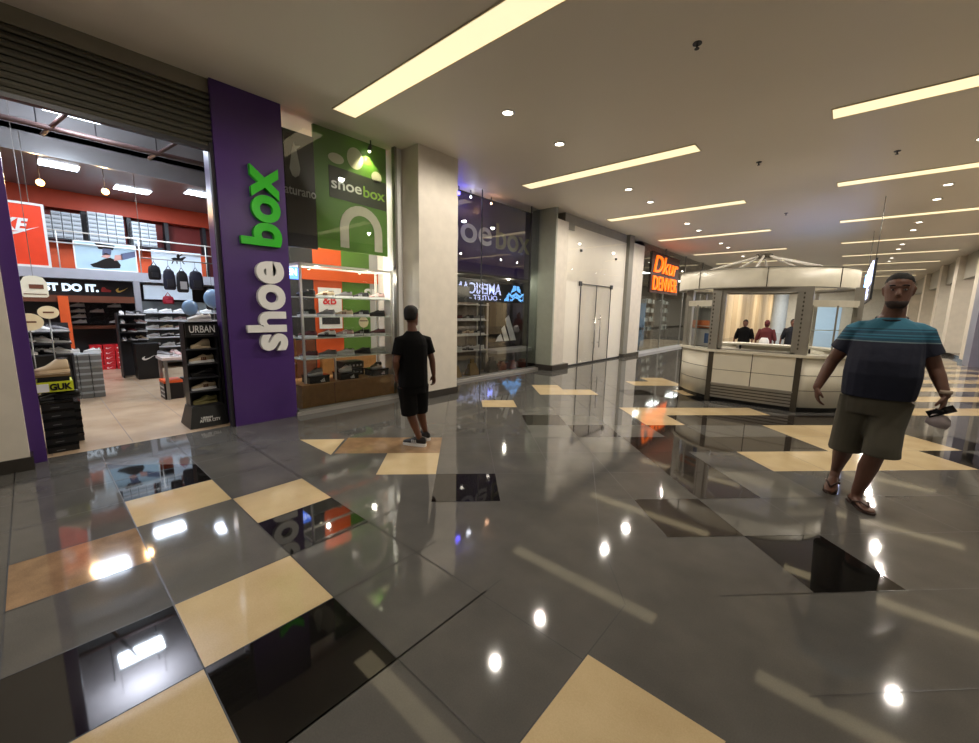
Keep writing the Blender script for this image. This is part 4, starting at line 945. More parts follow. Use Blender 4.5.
mb = MB().use(BLACK); mb.loft([[Vector((a,b,.003)) for a,b in ((-5.8,1.53),(-5.8,1.55),(-6.1,1.72),(-6.3,1.72),(-6.25,1.53))],[Vector((a,b,1.27)) for a,b in ((-5.87,1.53),(-5.87,1.54),(-6.1,1.56),(-6.17,1.56),(-6.17,1.53))]], smooth=False); mb.build('side_wing', None, t)
for z, key, nm in ((.265,'olive','bottom'),(.445,'beige','second'),(.615,'allblack','third'),(.785,'beige','fourth'),(.965,'beigehigh','top')):
    place_shoe(key, (-5.98,1.36,z), PI/2+.12, '%s sneaker on the %s shelf of the URBAN shoe tower' % (CN[key], nm), 'shoes on the tower', 0, .92 if key != 'beigehigh' else .72)
place_shoe('white', (-6.0,1.38,1.292), PI/2+.2, 'white sneaker standing on top of the URBAN shoe tower', None, 0, .9)
for i, (x, y, z, r, tie) in enumerate(((-6.3,1.62,1.585,.105,(-6.12,1.545,1.2)),(-6.3,1.36,1.46,.085,(-6.17,1.4,1.24)))):
    t = thing('balloon', ('larger pale blue balloon beside the purple pillar','smaller pale blue balloon left of the URBAN header')[i], 'balloon', (x,y,z))
    mb = MB().use(BLUEB); rings = []
    for q in range(13):
        a = -PI/2+PI*q/12*.99; rr = r*math.cos(a); zz = r*1.12*math.sin(a) if a > 0 else r*1.25*math.sin(a)
        rings.append([Vector((x+rr*math.cos(2*PI*j/20), y+rr*math.sin(2*PI*j/20), z+zz)) for j in range(20)])
    mb.loft(rings); mb.build('skin', None, t)
    mb = MB().use(BLUEB); mb.tube([(x,y,z-r*1.22),(x,y,z-r*1.33)], [.004,.014], 8); mb.build('knot', None, t)
    mb = MB().use(WHITEP); mb.tube([(x,y,z-r*1.3),((x+tie[0])/2,(y+tie[1])/2+.01,(z-r*1.3+tie[2])/2+.0),tie], .0018, 5); mb.build('string', None, t)

# ================================================================== KIOSK
KC = Vector((-1.08, 9.04, 0))
kio = thing('kiosk', 'empty white octagonal sales kiosk with round fascia standing in the walkway', 'kiosk', KC)
KW = mat('kiosk white panel', (226,220,202), .35, noise=.03); KM = mat('kiosk grey metal', (164,160,150), .35, .5); KD = mat('kiosk dark metal', (84,78,68), .4, .5)
AP = 1.27; HW = .63
def side(k):
    a = k*PI/2; return Matrix.Translation(KC) @ Matrix.Rotation(a, 4, 'Z')
FASC = mat('fascia panel', (226,220,202), .4)  # same plain white as the kiosk panels
corner = [(-HW,-AP)] ; R = 1.42
a0 = math.atan2(-AP, HW); a1 = math.atan2(-HW, AP)
def arc_pts(r, n=6, e=0): return [(r*math.cos(a0+(a1-a0)*i/n), r*math.sin(a0+(a1-a0)*i/n)) for i in range(n+1)]
for k in range(4):
    M = side(k)
    # flat counter front
    mb = MB().use(KW); mb.box(-HW+.05,HW-.05,-AP,-AP+.03,.3,.86,M); f = mb.build('counter_panel', None, kio)
    mb = MB().use(KD)
    for q in range(4): mb.box(-HW+.05,HW-.05,-AP-.004,-AP+.02,.11+q*.05,.125+q*.05,M)
    mb.use(KM); mb.box(-HW+.05,HW-.05,-AP+.005,-AP+.03,.07,.3,M); mb.box(-HW+.05,HW-.05,-AP-.006,-AP,.3,.325,M); mb.build('grille', None, kio)
    mb = MB().use(KD); mb.box(-HW+.05,HW-.05,-AP-.002,-AP,.555,.562,M); mb.box(-.006,.006,-AP-.002,-AP,.325,.86,M); mb.build('panel_joint', None, f)
    # corner cabinets
    pts = arc_pts(R-.02); outer = [(HW,-AP)]+pts[1:-1]+[(AP,-HW)]; inner = [(AP-.35,-HW),(HW,-AP+.35)]
    mb = MB().use(KW); mb.prism(outer+inner, .08, .86, M, True); c_ = mb.build('corner_cabinet', None, kio)
    mb = MB().use(KD)
    for z in (.34,.58): mb.prism([(p[0]*1.002, p[1]*1.002) for p in outer]+[(p[0]*.98, p[1]*.98) for p in reversed(outer)], z, z+.008, M)
    mb.build('shelf_line', None, c_)
    mb = MB().use(BLACK); mb.prism([(p[0]*.96, p[1]*.96) for p in outer]+inner, 0.002, .08, M); mb.box(-HW,HW,-AP+.06,-AP+.1,.002,.07,M); mb.build('toe_kick', None, kio)
    # countertop
    mb = MB().use(KW); o2 = [(-HW,-AP-.04)]+[(HW,-AP-.04)]+[(p[0]*1.03,p[1]*1.03) for p in pts[1:-1]]+[(AP+.04,-HW)]
    mb.prism(o2+[(AP-.35,-HW),(HW-.1,-AP+.32),(-HW,-AP+.32)], .86, .9, M); mb.build('countertop', None, kio)
    # posts either side of the corner
    for (x, y) in ((-HW+.02,-AP+.03),(HW-.02,-AP+.03)):
        if k == 2 and x > 0: continue
        mb = MB().use(KD); mb.box(x-.04,x+.04,y-.035,y+.04,.003,.86,M); mb.build('base_post', None, kio)
        hw_ = .07 if k == 0 or (k == 3 and x > 0) or (k == 1 and x < 0) else .025
        mb = MB().use(KM); mb.box(x-hw_,x+hw_,y-.02,y+(.1 if hw_ > .03 else .03),.9,1.94,M); po = mb.build('post', None, kio)
        if hw_ > .03:
            mb = MB().use(KD)
            for q in range(14): mb.box(x-.05,x-.03,y-.022,y-.0205,.98+q*.065,1.01+q*.065,M)
            mb.box(x-.04,x-.038,y-.0212,y-.0205,.98,1.86,M); mb.build('vent_slots', None, po)
    # window frame over the flat side
    mb = MB().use(KM); mb.box(-HW+.09,HW-.09,-AP+.02,-AP+.08,1.86,1.94,M); mb.box(-HW+.09,-HW+.15,-AP+.04,-AP+.1,.9,1.86,M); mb.box(HW-.15,HW-.09,-AP+.04,-AP+.1,.9,1.86,M); mb.box(-HW+.09,HW-.09,-AP+.04,-AP+.1,.9,.93,M)
    (mb.build('window_frame', None, kio) if k == 0 else None)
    # glass case on the front corners
    if k in (1, 2): continue
    pr_ = arc_pts(R-.05); oc = [(HW+.05,-AP+.06)]+pr_[1:-1]+[(AP-.06,-HW-.05)]
    mb = MB().use(GLASSC)
    for i in range(len(oc)-1):
        p, q = oc[i], oc[i+1]; mb.quad(*[M @ Vector(v) for v in ((p[0],p[1],.905),(q[0],q[1],.905),(q[0],q[1],1.64),(p[0],p[1],1.64))])
    mb.build('case_glass', None, kio)
    mb = MB().use(KM)
    for p in (oc[0], oc[len(oc)//2], oc[-1]): mb.box(p[0]-.012,p[0]+.012,p[1]-.012,p[1]+.012,.9,1.66,M)
    mb.build('case_frame', None, kio)
    mb = MB().use(KW); mb.prism(oc+[(AP-.3,-HW-.05),(HW+.05,-AP+.3)], 1.64, 1.74, M); mb.build('case_top', None, kio)
    mb = MB().use(mat('shelf glass edge', (206,214,206), .2)); mb.prism([(p[0]*.97,p[1]*.97) for p in oc]+[(AP-.28,-HW-.07),(HW+.07,-AP+.28)], 1.28, 1.288, M); mb.build('case_shelf', None, kio)
    mb = MB().use(KW); mb.quad(*[M @ Vector(v) for v in ((HW+.05,-AP+.3,.9),(AP-.3,-HW-.05,.9),(AP-.3,-HW-.05,1.64),(HW+.05,-AP+.3,1.64))]) if k in (1,2) else mb.box(HW+.05,HW+.06,-AP+.28,-AP+.3,.9,1.64,M); mb.build('case_back', None, kio)
# fascia ring
KC = Vector((-1.25, 9.0, 0)); mb = MB().use(FASC); n = 48; RF = 1.36
r_ = lambda q, z: [KC+Vector((q*math.cos(2*PI*j/n), q*math.sin(2*PI*j/n), z)) for j in range(n)]
mb.loft([r_(RF,1.94), r_(RF,2.24), r_(RF-.05,2.24), r_(RF-.05,1.94), r_(RF,1.94)], cap=False); mb.build('fascia', None, kio)
mb = MB().use(KM); mb.loft([r_(RF-.05,1.95), r_(1.1,1.95), r_(1.1,1.97), r_(RF-.05,1.97)], cap=False, smooth=False)
mb.loft([r_(RF+.006,1.93), r_(RF+.006,1.945), r_(RF-.055,1.945), r_(RF-.055,1.93), r_(RF+.006,1.93)], cap=False, smooth=False)
mb.loft([r_(RF+.006,2.235), r_(RF+.006,2.25), r_(RF-.055,2.25), r_(RF-.055,2.235), r_(RF+.006,2.235)], cap=False, smooth=False); mb.build('soffit_ring', None, kio)
mb = MB().use(KD)
for j in range(8):
    a = 2*PI*j/8+.19; p = KC+Vector((math.cos(a)*(RF+.002), math.sin(a)*(RF+.002), 0)); mb.tube([p+Vector((0,0,1.94)), p+Vector((0,0,2.24))], .006, 5)
mb.build('fascia_joint', None, kio)
for j in range(8):
    a = 2*PI*j/8+.05; mb = MB().use(WR); mb.tube([KC+Vector((math.cos(a)*1.32, math.sin(a)*1.32, 2.2)), KC+Vector((math.cos(a)*.1, math.sin(a)*.1, 2.56))], .018, 8); mb.build('roof_strut', None, kio)
mb = MB().use(KD); mb.cyl(KC, .13, 2.53, 2.6, 16); mb.build('roof_hub', None, kio)
# poster in the left case
KC = Vector((-1.08, 9.04, 0))
t = thing('poster', 'small poster with an orange band and a phone picture inside the left kiosk case', 'poster', KC+Vector((-.93,-.95,.905)))
MP = Matrix.Translation(KC+Vector((-.88,-.88,.905))) @ Matrix.Rotation(-.35, 4, 'Z') @ Matrix(((1,0,0,0),(0,0,-1,0),(0,1,0,0),(0,0,0,1)))
def pp(m, x0, x1, y0, y1, d0, d1, nm):
    b = MB().use(m); b.prism([(x0,y0),(x1,y0),(x1,y1),(x0,y1)], d0, d1, MP); return b.build(nm, None, t)
pp(mat('poster grey', (120,120,116), .5), -.2,.24,0,.7,0,.01,'sheet'); pp(mat('poster orange', (190,104,56), .5), -.2,.24,.34,.48,.01,.013,'orange_band'); pp(LGREY, -.2,.24,.02,.32,.01,.013,'white_area')
pp(mat('phone blue', (60,90,140), .3), .06,.17,.07,.25,.013,.018,'phone_picture')

# ================================================================== BACKGROUND SHOP 3 STOCK
for i, (y, x) in enumerate(((15.2,-8.2),(17.4,-8.2),(19.6,-8.2),(22.0,-8.2),(24.4,-8.2))):
    t = thing('shelf_unit', 'dark shelf of pale goods, %s from the left in the neon-sign shop' % nth(i), 'shelf', (x,y+.8,0))
    mb = MB().use(mat('dim unit', (80,74,66), .6)); mb.box(x-.4,x-.36,y,y+1.6,0,2.2); mb.box(x-.4,x,y-.02,y,0,2.2); mb.box(x-.4,x,y+1.6,y+1.62,0,2.2)
    for q in range(4): mb.box(x-.36,x,y,y+1.6,.5+q*.5,.53+q*.5)
    mb.build('carcass', None, t)
    mb = MB()
    for q in range(4):
        for w_ in range(8):
            mb.use(mat('goods %d' % ((q*3+w_*5+i) % 4), ((170,176,172),(120,132,130),(96,88,76),(200,204,200))[(q*3+w_*5+i) % 4], .5)); mb.box(x-.3,x-.08,y+.06+.19*w_,y+.2+.19*w_,.532+q*.5,.7+q*.5+.12*random.random())
    mb.build('stacked_goods', None, t)['kind'] = 'stuff'
for i, (y, z) in enumerate(((15.5,3.3),(18.5,3.3),(21.5,3.3),(24.5,3.3))):
    shop_lamp('ceiling_panel_light', 'white panel light, %s from the camera inside the neon-sign shop' % nth(i), -7.2, y, z, .25, .5, CEIL, (235,240,235), 5, 22)
for i, y in enumerate((-3.5, 4.5, 12.2, 16.5, 22.4, 26.8, 31, 37)):
    shop_lamp('ceiling_panel_light', 'long white light, %s inside the right-hand glazed shops' % nth(i), 5.2, y, 2.9, .08, 1.2, CEIL, (240,240,225), 9, 16)
mb = MB().use(mat('right shop ceiling', (140,136,124), .6)); 

# ================================================================== PEOPLE
def remesh(mb, voxel, m, name, parent, smooth_it=0):
    me = bpy.data.meshes.new(name); me.from_pydata([Vector(p)-PLOC[parent.name] for p in mb.v], [], mb.f)
    bm = bmesh.new(); bm.from_mesh(me); bmesh.ops.recalc_face_normals(bm, faces=bm.faces); bm.to_mesh(me); bm.free()
    o = bpy.data.objects.new('tmp', me); C.objects.link(o)
    r = o.modifiers.new('r', 'REMESH'); r.mode = 'VOXEL'; r.voxel_size = voxel; r.use_smooth_shade = True
    if smooth_it: s = o.modifiers.new('s', 'SMOOTH'); s.iterations = smooth_it; s.factor = .5
    dg = bpy.context.evaluated_depsgraph_get(); dg.update()
    nm = bpy.data.meshes.new_from_object(o.evaluated_get(dg), depsgraph=dg)
    bpy.data.objects.remove(o)
    nm.name = name; nm.materials.clear()
    nm.materials.append(m)
    for p in nm.polygons: p.use_smooth = True; p.material_index = 0
    q = bpy.data.objects.new(name, nm); C.objects.link(q); q.parent = parent
    return q
def ell(c, R_, F_, rx, ry, n=20, p=.85, tilt=0):
    out = []
    for j in range(n):
        a = 2*PI*j/n; cx = math.copysign(abs(math.cos(a))**p, math.cos(a)); sy = math.copysign(abs(math.sin(a))**p, math.sin(a))
        out.append(Vector(c)+R_*(rx*cx)+F_*(ry*sy)+Vector((0,0,1))*(tilt*ry*sy))
    return out
def headmesh(mb, c, R_, F_, s=1.0):
    # c = head centre (between eyes and ears); F_ = facing
    c = Vector(c); Z = Vector((0,0,1))
    prof = [(-.118,.03,.03,.06),(-.11,.045,.045,.052),(-.09,.056,.066,.03),(-.06,.064,.08,.014),(-.02,.071,.09,.0),(.02,.075,.095,-.004),(.06,.074,.095,-.008),(.09,.064,.082,-.01),(.11,.045,.06,-.012),(.122,.02,.026,-.012)]
    mb.loft([ell(c+Z*(z*s)+F_*(fo*s), R_, F_, rx*s, ry*s, 20, 1) for z, rx, ry, fo in prof])
    # nose, brow, ears
    nb = c+F_*(.088*s)
    mb.tube([nb+Z*.025*s-F_*.008*s, nb+F_*.004*s-Z*.005*s, nb+F_*.012*s-Z*.026*s], [.008*s,.011*s,.016*s], 8, True)
    mb.tube([c+F_*.074*s+R_*.042*s+Z*.026*s, c+F_*.084*s+Z*.028*s, c+F_*.074*s-R_*.042*s+Z*.026*s], .011*s, 8, True)
    mb.tube([c+F_*.077*s+R_*.02*s-Z*.058*s, c+F_*.088*s-Z*.058*s, c+F_*.077*s-R_*.02*s-Z*.058*s], .008*s, 8, True)
    for sg in (1,-1):
        e = c+R_*(.070*s*sg)-F_*.008*s; mb.tube([e+Z*.02*s+R_*.005*sg, e-Z*.022*s], [.016*s,.012*s], 8, True)
def hand(mb, wrist, d, palm_n, side_v, s=1.0, curl=.5):
    # d: direction of the hand, palm_n: palm side, side_v: towards the thumb
    w_ = Vector(wrist); d = d.normalized(); side_v = (side_v - d*side_v.dot(d)).normalized(); palm_n = d.cross(side_v) if d.cross(side_v).dot(palm_n) > 0 else side_v.cross(d)
    def sec(c, hw, ht): return [c+side_v*(hw*math.cos(2*PI*j/14))+palm_n*(ht*math.sin(2*PI*j/14)) for j in range(14)]
    mb.loft([sec(w_-d*.03*s,.024*s,.02*s), sec(w_,.026*s,.02*s), sec(w_+d*.03*s,.036*s,.017*s), sec(w_+d*.07*s,.041*s,.015*s), sec(w_+d*.088*s,.038*s,.012*s)])
    for i, (off, ln) in enumerate(((.03,.072),(.0105,.08),(-.0095,.075),(-.029,.06))):
        b = w_+d*.078*s+side_v*off*s; a = b; pts = [b]; ang = .25
        for q, fr in enumerate((.45,.3,.25)):
            dr = d*math.cos(ang)+palm_n*math.sin(ang); a = a+dr*ln*fr*s; pts.append(a); ang += curl*(1+.12*i)
        mb.tube(pts, [.0095*s,.009*s,.0085*s,.0075*s], 8, True)
    b = w_+d*.02*s+side_v*.026*s
    mb.tube([b, b+d*.03*s+side_v*.024*s+palm_n*.012*s, b+d*.06*s+side_v*.026*s+palm_n*.026*s], [.013*s,.011*s,.009*s], 8, True)
def foot(mb, heel, toe, z_h, z_t, ankle, s=1.0):
    heel = Vector((heel[0],heel[1],z_h)); toe = Vector((toe[0],toe[1],z_t)); d = (toe-heel); L_ = d.length; d.normalize()
    sd = d.cross(Vector((0,0,1))).normalized(); u_ = sd.cross(d)
    P = [(0,.018,.03),(.04,.032,.055),(.2,.036,.072),(.4,.038,.06),(.62,.046,.042),(.8,.048,.03),(.93,.04,.022),(1,.02,.014)]
    rings = []
    for f, hw, h in P:
        c = heel+d*(L_*f); rings.append([c+sd*(hw*s*math.cos(2*PI*j/14))+u_*(h*s*(.5+.5*math.sin(2*PI*j/14))) for j in range(14)])
    mb.loft(rings)
    mb.tube([Vector(ankle)+Vector((0,0,.06)), Vector(ankle), heel+d*(L_*.25)+u_*.04*s], [.036*s,.037*s,.036*s], 12)
    return heel, d, L_, sd, u_

def stripes_mat():
    m = bpy.data.materials.new('colour block jersey'); m.use_nodes = True; nt = m.node_tree; b = nt.nodes['Principled BSDF']; b.inputs['Roughness'].default_value = .8
    tc = nt.nodes.new('ShaderNodeTexCoord'); sp = nt.nodes.new('ShaderNodeSeparateXYZ'); r = nt.nodes.new('ShaderNodeValToRGB'); r.color_ramp.interpolation = 'CONSTANT'
    mr = nt.nodes.new('ShaderNodeMapRange'); mr.inputs[1].default_value = 1.2; mr.inputs[2].default_value = 1.6
    nt.links.new(tc.outputs['Object'], sp.inputs[0]); nt.links.new(sp.outputs[2], mr.inputs[0]); nt.links.new(mr.outputs[0], r.inputs[0])
    nav = (*s2l((28,32,52)),1); teal = (*s2l((48,112,138)),1); dk = (*s2l((30,74,96)),1); lt_ = (*s2l((110,130,138)),1)
    e = r.color_ramp.elements; e[0].position = 0; e[0].color = nav; e[1].position = .30; e[1].color = lt_
    for p, c in ((.32,dk),(.37,teal),(.395,dk),(.42,teal),(.445,dk),(.5,teal),(.52,dk),(.545,teal)): q = e.new(p); q.color = c
    n = nt.nodes.new('ShaderNodeTexNoise'); n.inputs['Scale'].default_value = 14; bp = nt.nodes.new('ShaderNodeBump'); bp.inputs['Strength'].default_value = .25; bp.inputs['Distance'].default_value = .02
    nt.links.new(tc.outputs['Object'], n.inputs['Vector']); nt.links.new(n.outputs[0], bp.inputs['Height']); nt.links.new(bp.outputs[0], b.inputs['Normal'])
    nt.links.new(r.outputs[0], b.inputs['Base Color']); return m
SKIN = mat('brown skin', (104,70,56), .5, noise=.08, nscale=20); SKIN2 = mat('darker brown skin', (104,66,48), .55, noise=.06)
HAIR = mat('black hair', (18,15,14), .8, noise=.2, nscale=120, bump=.5)
CLB = mat('black cloth', (7,7,8), .9, bump=.15, spec=.2); SHORT = mat('olive grey shorts', (78,74,62), .85, nscale=14, bump=.3)
Z = Vector((0,0,1))

# ---- man walking towards the camera
man = thing('person', 'man walking in a teal and navy t-shirt, grey shorts and flip-flops, holding a phone', 'person', (.22, 4.28, 0))
F = Vector((-.05,-1,0)).normalized(); Rv = Vector((1,-.05,0)).normalized()     # Rv: picture right
b = MB(); hc = Vector((.265,4.22,1.69))
headmesh(b, hc, Rv, F, 1.04)
b.tube([hc+Vector((0,.02,-.05)), (.262,4.255,1.55), (.255,4.27,1.47)], [.06,.066,.075], 14)
tor = [(.90,.245,4.27,.16,.12),(.98,.248,4.26,.185,.14),(1.06,.25,4.245,.195,.155),(1.16,.25,4.24,.19,.155),(1.26,.25,4.25,.185,.14),(1.36,.25,4.26,.185,.125),(1.43,.25,4.265,.155,.095),(1.475,.252,4.27,.09,.07),(1.51,.255,4.27,.075,.07)]
b.loft([ell((x,y,z), Rv, F, rx, ry) for z,x,y,rx,ry in tor])
shR, elR, wrR = Vector((.075,4.265,1.385)), Vector((-.045,4.29,1.14)), Vector((-.115,4.2,.925))
shL, elL, wrL = Vector((.425,4.265,1.38)), Vector((.525,4.28,1.14)), Vector((.585,4.2,.965))
for a_, e_, w_ in ((shR,elR,wrR),(shL,elL,wrL)):
    b.tube([a_, (a_*.6+e_*.4), e_, e_*.7+w_*.3, w_], [.062,.056,.044,.043,.029], 14, True)
hand(b, wrR, Vector((.12,-.1,-1)), Vector((1,0,0)), Vector((.25,-1,0)), 1.0, .35)
hand(b, wrL, Vector((-.05,-.15,-1)), Vector((-1,0,0)), Vector((-.3,-1,0)), 1.0, .75)
hipR, knR, anR = Vector((.145,4.29,.86)), Vector((.115,4.32,.47)), Vector((.085,4.56,.17))
hipL, knL, anL = Vector((.345,4.27,.86)), Vector((.285,4.17,.48)), Vector((.225,4.27,.1))
for h_, k_, a_ in ((hipR,knR,anR),(hipL,knL,anL)):
    cf = k_*.62+a_*.38+Vector((0,.025,0))
    b.tube([h_, (h_+k_)/2, k_, cf, k_*.25+a_*.75, a_], [.105,.09,.062,.064,.046,.038], 16, True)
fR = foot(b, (.085,4.60), (.06,4.36), .085, .012, anR, .98)
fL = foot(b, (.195,4.32), (.315,4.10), .016, .016, anL, .98)
body = remesh(b, .0065, SKIN, 'body', man, 2)
# shirt
b = MB()
sh = [(.895,.245,4.268,.212,.168),(.93,.247,4.265,.216,.175),(1.0,.249,4.25,.22,.186),(1.08,.25,4.235,.222,.194),(1.18,.25,4.232,.215,.19),(1.28,.25,4.24,.207,.17),(1.37,.25,4.255,.205,.148),(1.42,.25,4.265,.19,.126),(1.455,.252,4.268,.152,.108),(1.482,.254,4.268,.105,.09),(1.498,.255,4.266,.08,.082)]
b.loft([ell((x,y,z), Rv, F, rx, ry) for z,x,y,rx,ry in sh])
for a_, e_, inn_ in ((shR,elR,1),(shL,elL,-1)):
    b.tube([a_+Vector((.09*inn_,0,.045)), a_+Vector((.035*inn_,0,.015)), a_, a_*.62+e_*.38, a_*.38+e_*.62], [.055,.078,.082,.078,.081], 18)
shirt = remesh(b, .008, stripes_mat(), 'shirt', man, 2)
b = MB().use(mat('navy rib', (20,22,34), .8)); ring = ell((.255,4.264,1.494), Rv, F, .083, .088, 24, 1, -.22); b.tube(ring+[ring[0], ring[1]], .009, 8); b.build('collar', None, man)
# shorts
b = MB()
b.loft([ell((.245,4.272,z), Rv, F, rx, ry) for z, rx, ry in ((.76,.185,.14),(.84,.192,.15),(.92,.185,.148),(.955,.175,.14))])
b.tube([hipR+Vector((0,0,.02)), (hipR+knR)/2, knR+Vector((.0,-.005,.02)), knR+Vector((0,.0,-.045))], [.115,.112,.106,.112], 20)
b.tube([hipL+Vector((0,0,.02)), (hipL+knL)/2, knL+Vector((.03,0,.03)), knL+Vector((.03,.0,-.02))], [.115,.112,.108,.114], 20)
remesh(b, .009, SHORT, 'shorts', man, 2)
# hair, beard, eyes
b = MB().use(HAIR)
b.loft([ell(hc+Z*z*1.04+F*fo, Rv, F, rx, ry, 20, 1) for z, rx, ry, fo in ((.0,.0745,.078,-.03),(.035,.0775,.086,-.024),(.062,.08,.096,-.014),(.09,.071,.09,-.012),(.112,.053,.07,-.012),(.128,.028,.036,-.012))]); b.build('hair', None, man)
b = MB().use(mat('stubble', (48,36,32), .9, noise=.2, nscale=150))
b.loft([ell(hc+Z*z*1.04+F*fo*1.04, Rv, F, rx*1.07, ry*1.06, 20, 1) for z, rx, ry, fo in ((-.121,.026,.026,.06),(-.11,.045,.045,.052),(-.09,.056,.066,.03),(-.07,.061,.075,.018))]); b.build('beard', None, man)
for sg in (1,-1):
    e = hc+Rv*.031*sg+F*.083+Z*.008; b = MB().use(mat('eye white', (150,140,132), .3)); b.sphere(e, .012, .008, .006, 12, 8); b.use(BLACK); b.sphere(e+F*.005, .006, .005, .006, 8, 6); b.build('eye', None, man)
    e2 = hc+Rv*.033*sg+F*.089+Z*.036; b = MB().use(HAIR); b.tube([e2-Rv*.02, e2+F*.002+Z*.004, e2+Rv*.018-F*.006], .0045, 6); b.build('eyebrow', None, man)
# flip flops
for (hl, d_, L_, sd, u_), wh in ((fR,'back'),(fL,'front')):
    b = MB().use(mat('brown rubber', (54,36,30), .7))
    prof = [(-.03,.0),(-.02,.03),(.1,.04),(.4,.036),(.7,.05),(.9,.048),(1.03,.02),(1.05,0)]
    outl = [(f*L_, w_) for f, w_ in prof]+[(f*L_, -w_) for f, w_ in reversed(prof[:-1])]
    Mf = Mrow(d_, sd, -u_ if False else u_, hl)
    outl = list(reversed(outl)); b.prism(outl, -.014, .002, Mf); b.build('flip_flop_sole', None, man)
    b = MB().use(mat('brown strap', (70,44,36), .6)); T = hl+d_*(L_*.84)+u_*.032
    for sg in (1,-1): b.tube([T, hl+d_*(L_*.66)+sd*.03*sg+u_*.052, hl+d_*(L_*.42)+sd*.046*sg+u_*.028, hl+d_*(L_*.36)+sd*.042*sg+u_*.0], .007, 6)
    b.build('flip_flop_strap', None, man)
b = MB().use(mat('watch strap', (190,170,150), .4)); c = wrL+Vector((0,0,.025)); b.loft([[c+Vector((.034*math.cos(2*PI*j/16), .034*math.sin(2*PI*j/16), z)) for j in range(16)] for z in (-.012,.012)]); b.build('bracelet', None, man)
t = thing('mobile_phone', 'dark phone held in the walking man\'s left hand', 'phone', (.575,4.13,.85))
Mp = Matrix.Translation((.575,4.135,.86)) @ Matrix.Rotation(-.5, 4, 'Y') @ Matrix.Rotation(.4, 4, 'X')
b = MB().use(BLACKG); b.box(-.075,.065,-.036,.036,-.005,.005,Mp); b.build('phone_body', None, t)
t = thing('paper_bag', 'small crumpled whitish packet hanging under the walking man\'s left hand', 'bag', (.565,4.13,.75))
b = MB().use(mat('packet', (170,158,160), .6, bump=.6)); Mb = Matrix.Translation((.565,4.12,.79)) @ Matrix.Rotation(.3,4,'Y')
b.loft([[Mb @ Vector((x*k_, y*k_*.5, z)) for x, y in ((-.06,-.03),(0,-.045),(.06,-.03),(.065,.02),(0,.04),(-.06,.03))] for z, k_ in ((-.045,.5),(-.035,.95),(.0,1),(.03,.8),(.05,.4))]); b.build('packet_body', None, t)

# ---- boy in black looking at the shop window
P0 = Vector((-3.44,2.66,0)); nn = Vector((-3.44,2.66,0)).normalized(); ss = Vector((nn.y,-nn.x,0))
def LP(l, d, z): return P0+ss*l+nn*d+Z*z
boy = thing('person', 'young person in black t-shirt and shorts seen from behind, facing the shop window', 'person', P0)
F = (ss*-.5+nn*.86).normalized(); Rv = (ss*.86+nn*.5).normalized(); Fh = (ss*.45+nn*.9).normalized(); Rh = (ss*.9-nn*.45).normalized()
b = MB(); hc = LP(0,0,1.425)
headmesh(b, hc, Rh, Fh, .9)
b.tube([hc-Z*.04, LP(.0,-.01,1.31), LP(.01,-.01,1.25)], [.045,.046,.055], 12)
b.loft([ell(LP(.015,0,z), Rv, F, rx, ry) for z, rx, ry in ((.72,.12,.09),(.8,.125,.1),(.92,.12,.095),(1.05,.135,.1),(1.15,.135,.09),(1.2,.1,.07),(1.26,.048,.05))])
sR, eR, wR = LP(.155,.075,1.16), LP(.215,.08,.95), LP(.235,.10,.775)
sL, eL, wL = LP(-.125,-.075,1.165), LP(-.165,-.12,.95), LP(-.16,.03,.80)
for a_, e_, w_ in ((sR,eR,wR),(sL,eL,wL)): b.tube([a_, a_*.6+e_*.4, e_, e_*.7+w_*.3, w_], [.045,.04,.034,.034,.023], 12, True)
hand(b, wR, -Z+ss*.05, -ss, F, .85, .5); hand(b, wL, Vector((0,0,-1))+F*.3, ss, F, .85, .6)
h1, k1, a1_ = LP(-.06,-.03,.68), LP(-.03,.0,.38), LP(.07,-.02,.09)
h2, k2, a2_ = LP(.08,.05,.68), LP(.08,.1,.38), LP(.14,.2,.10)
for h_, k_, a_ in ((h1,k1,a1_),(h2,k2,a2_)): b.tube([h_, (h_+k_)/2, k_, k_*.65+a_*.35, k_*.25+a_*.75, a_], [.085,.072,.05,.05,.036,.031], 14, True)
remesh(b, .0065, SKIN2, 'body', boy, 2)
b = MB()
b.loft([ell(LP(.01,0,z), Rv, F, rx, ry) for z, rx, ry in ((.67,.16,.13),(.78,.16,.128),(.9,.156,.125),(1.02,.16,.124),(1.12,.16,.118),(1.18,.145,.102),(1.22,.11,.085),(1.265,.062,.066))])
for a_, e_ in ((sR,eR),(sL,eL)): b.tube([a_*.6+LP(.01,0,1.2)*.4, a_, a_*.5+e_*.5, a_*.32+e_*.68], [.05,.06,.058,.062], 16)
remesh(b, .008, CLB, 'shirt', boy, 2)
b = MB(); b.loft([ell(LP(.01,0,z), Rv, F, rx, ry) for z, rx, ry in ((.6,.14,.115),(.68,.147,.12),(.76,.14,.115))])
b.tube([h1, (h1+k1)/2, k1-Z*.02], [.1,.095,.092], 18); b.tube([h2, (h2+k2)/2, k2-Z*.02], [.1,.095,.09], 18); remesh(b, .008, mat('black shorts cloth', (10,10,11), .9, bump=.2, spec=.2), 'shorts', boy, 2)
b = MB().use(HAIR); b.loft([ell(hc+Z*z*.9+Fh*fo, Rh, Fh, rx, ry, 20, 1) for z, rx, ry, fo in ((-.05,.056,.06,-.035),(-.01,.066,.075,-.026),(.03,.072,.083,-.018),(.075,.07,.085,-.012),(.1,.055,.068,-.012),(.12,.03,.036,-.012))]); b.build('hair', None, boy)
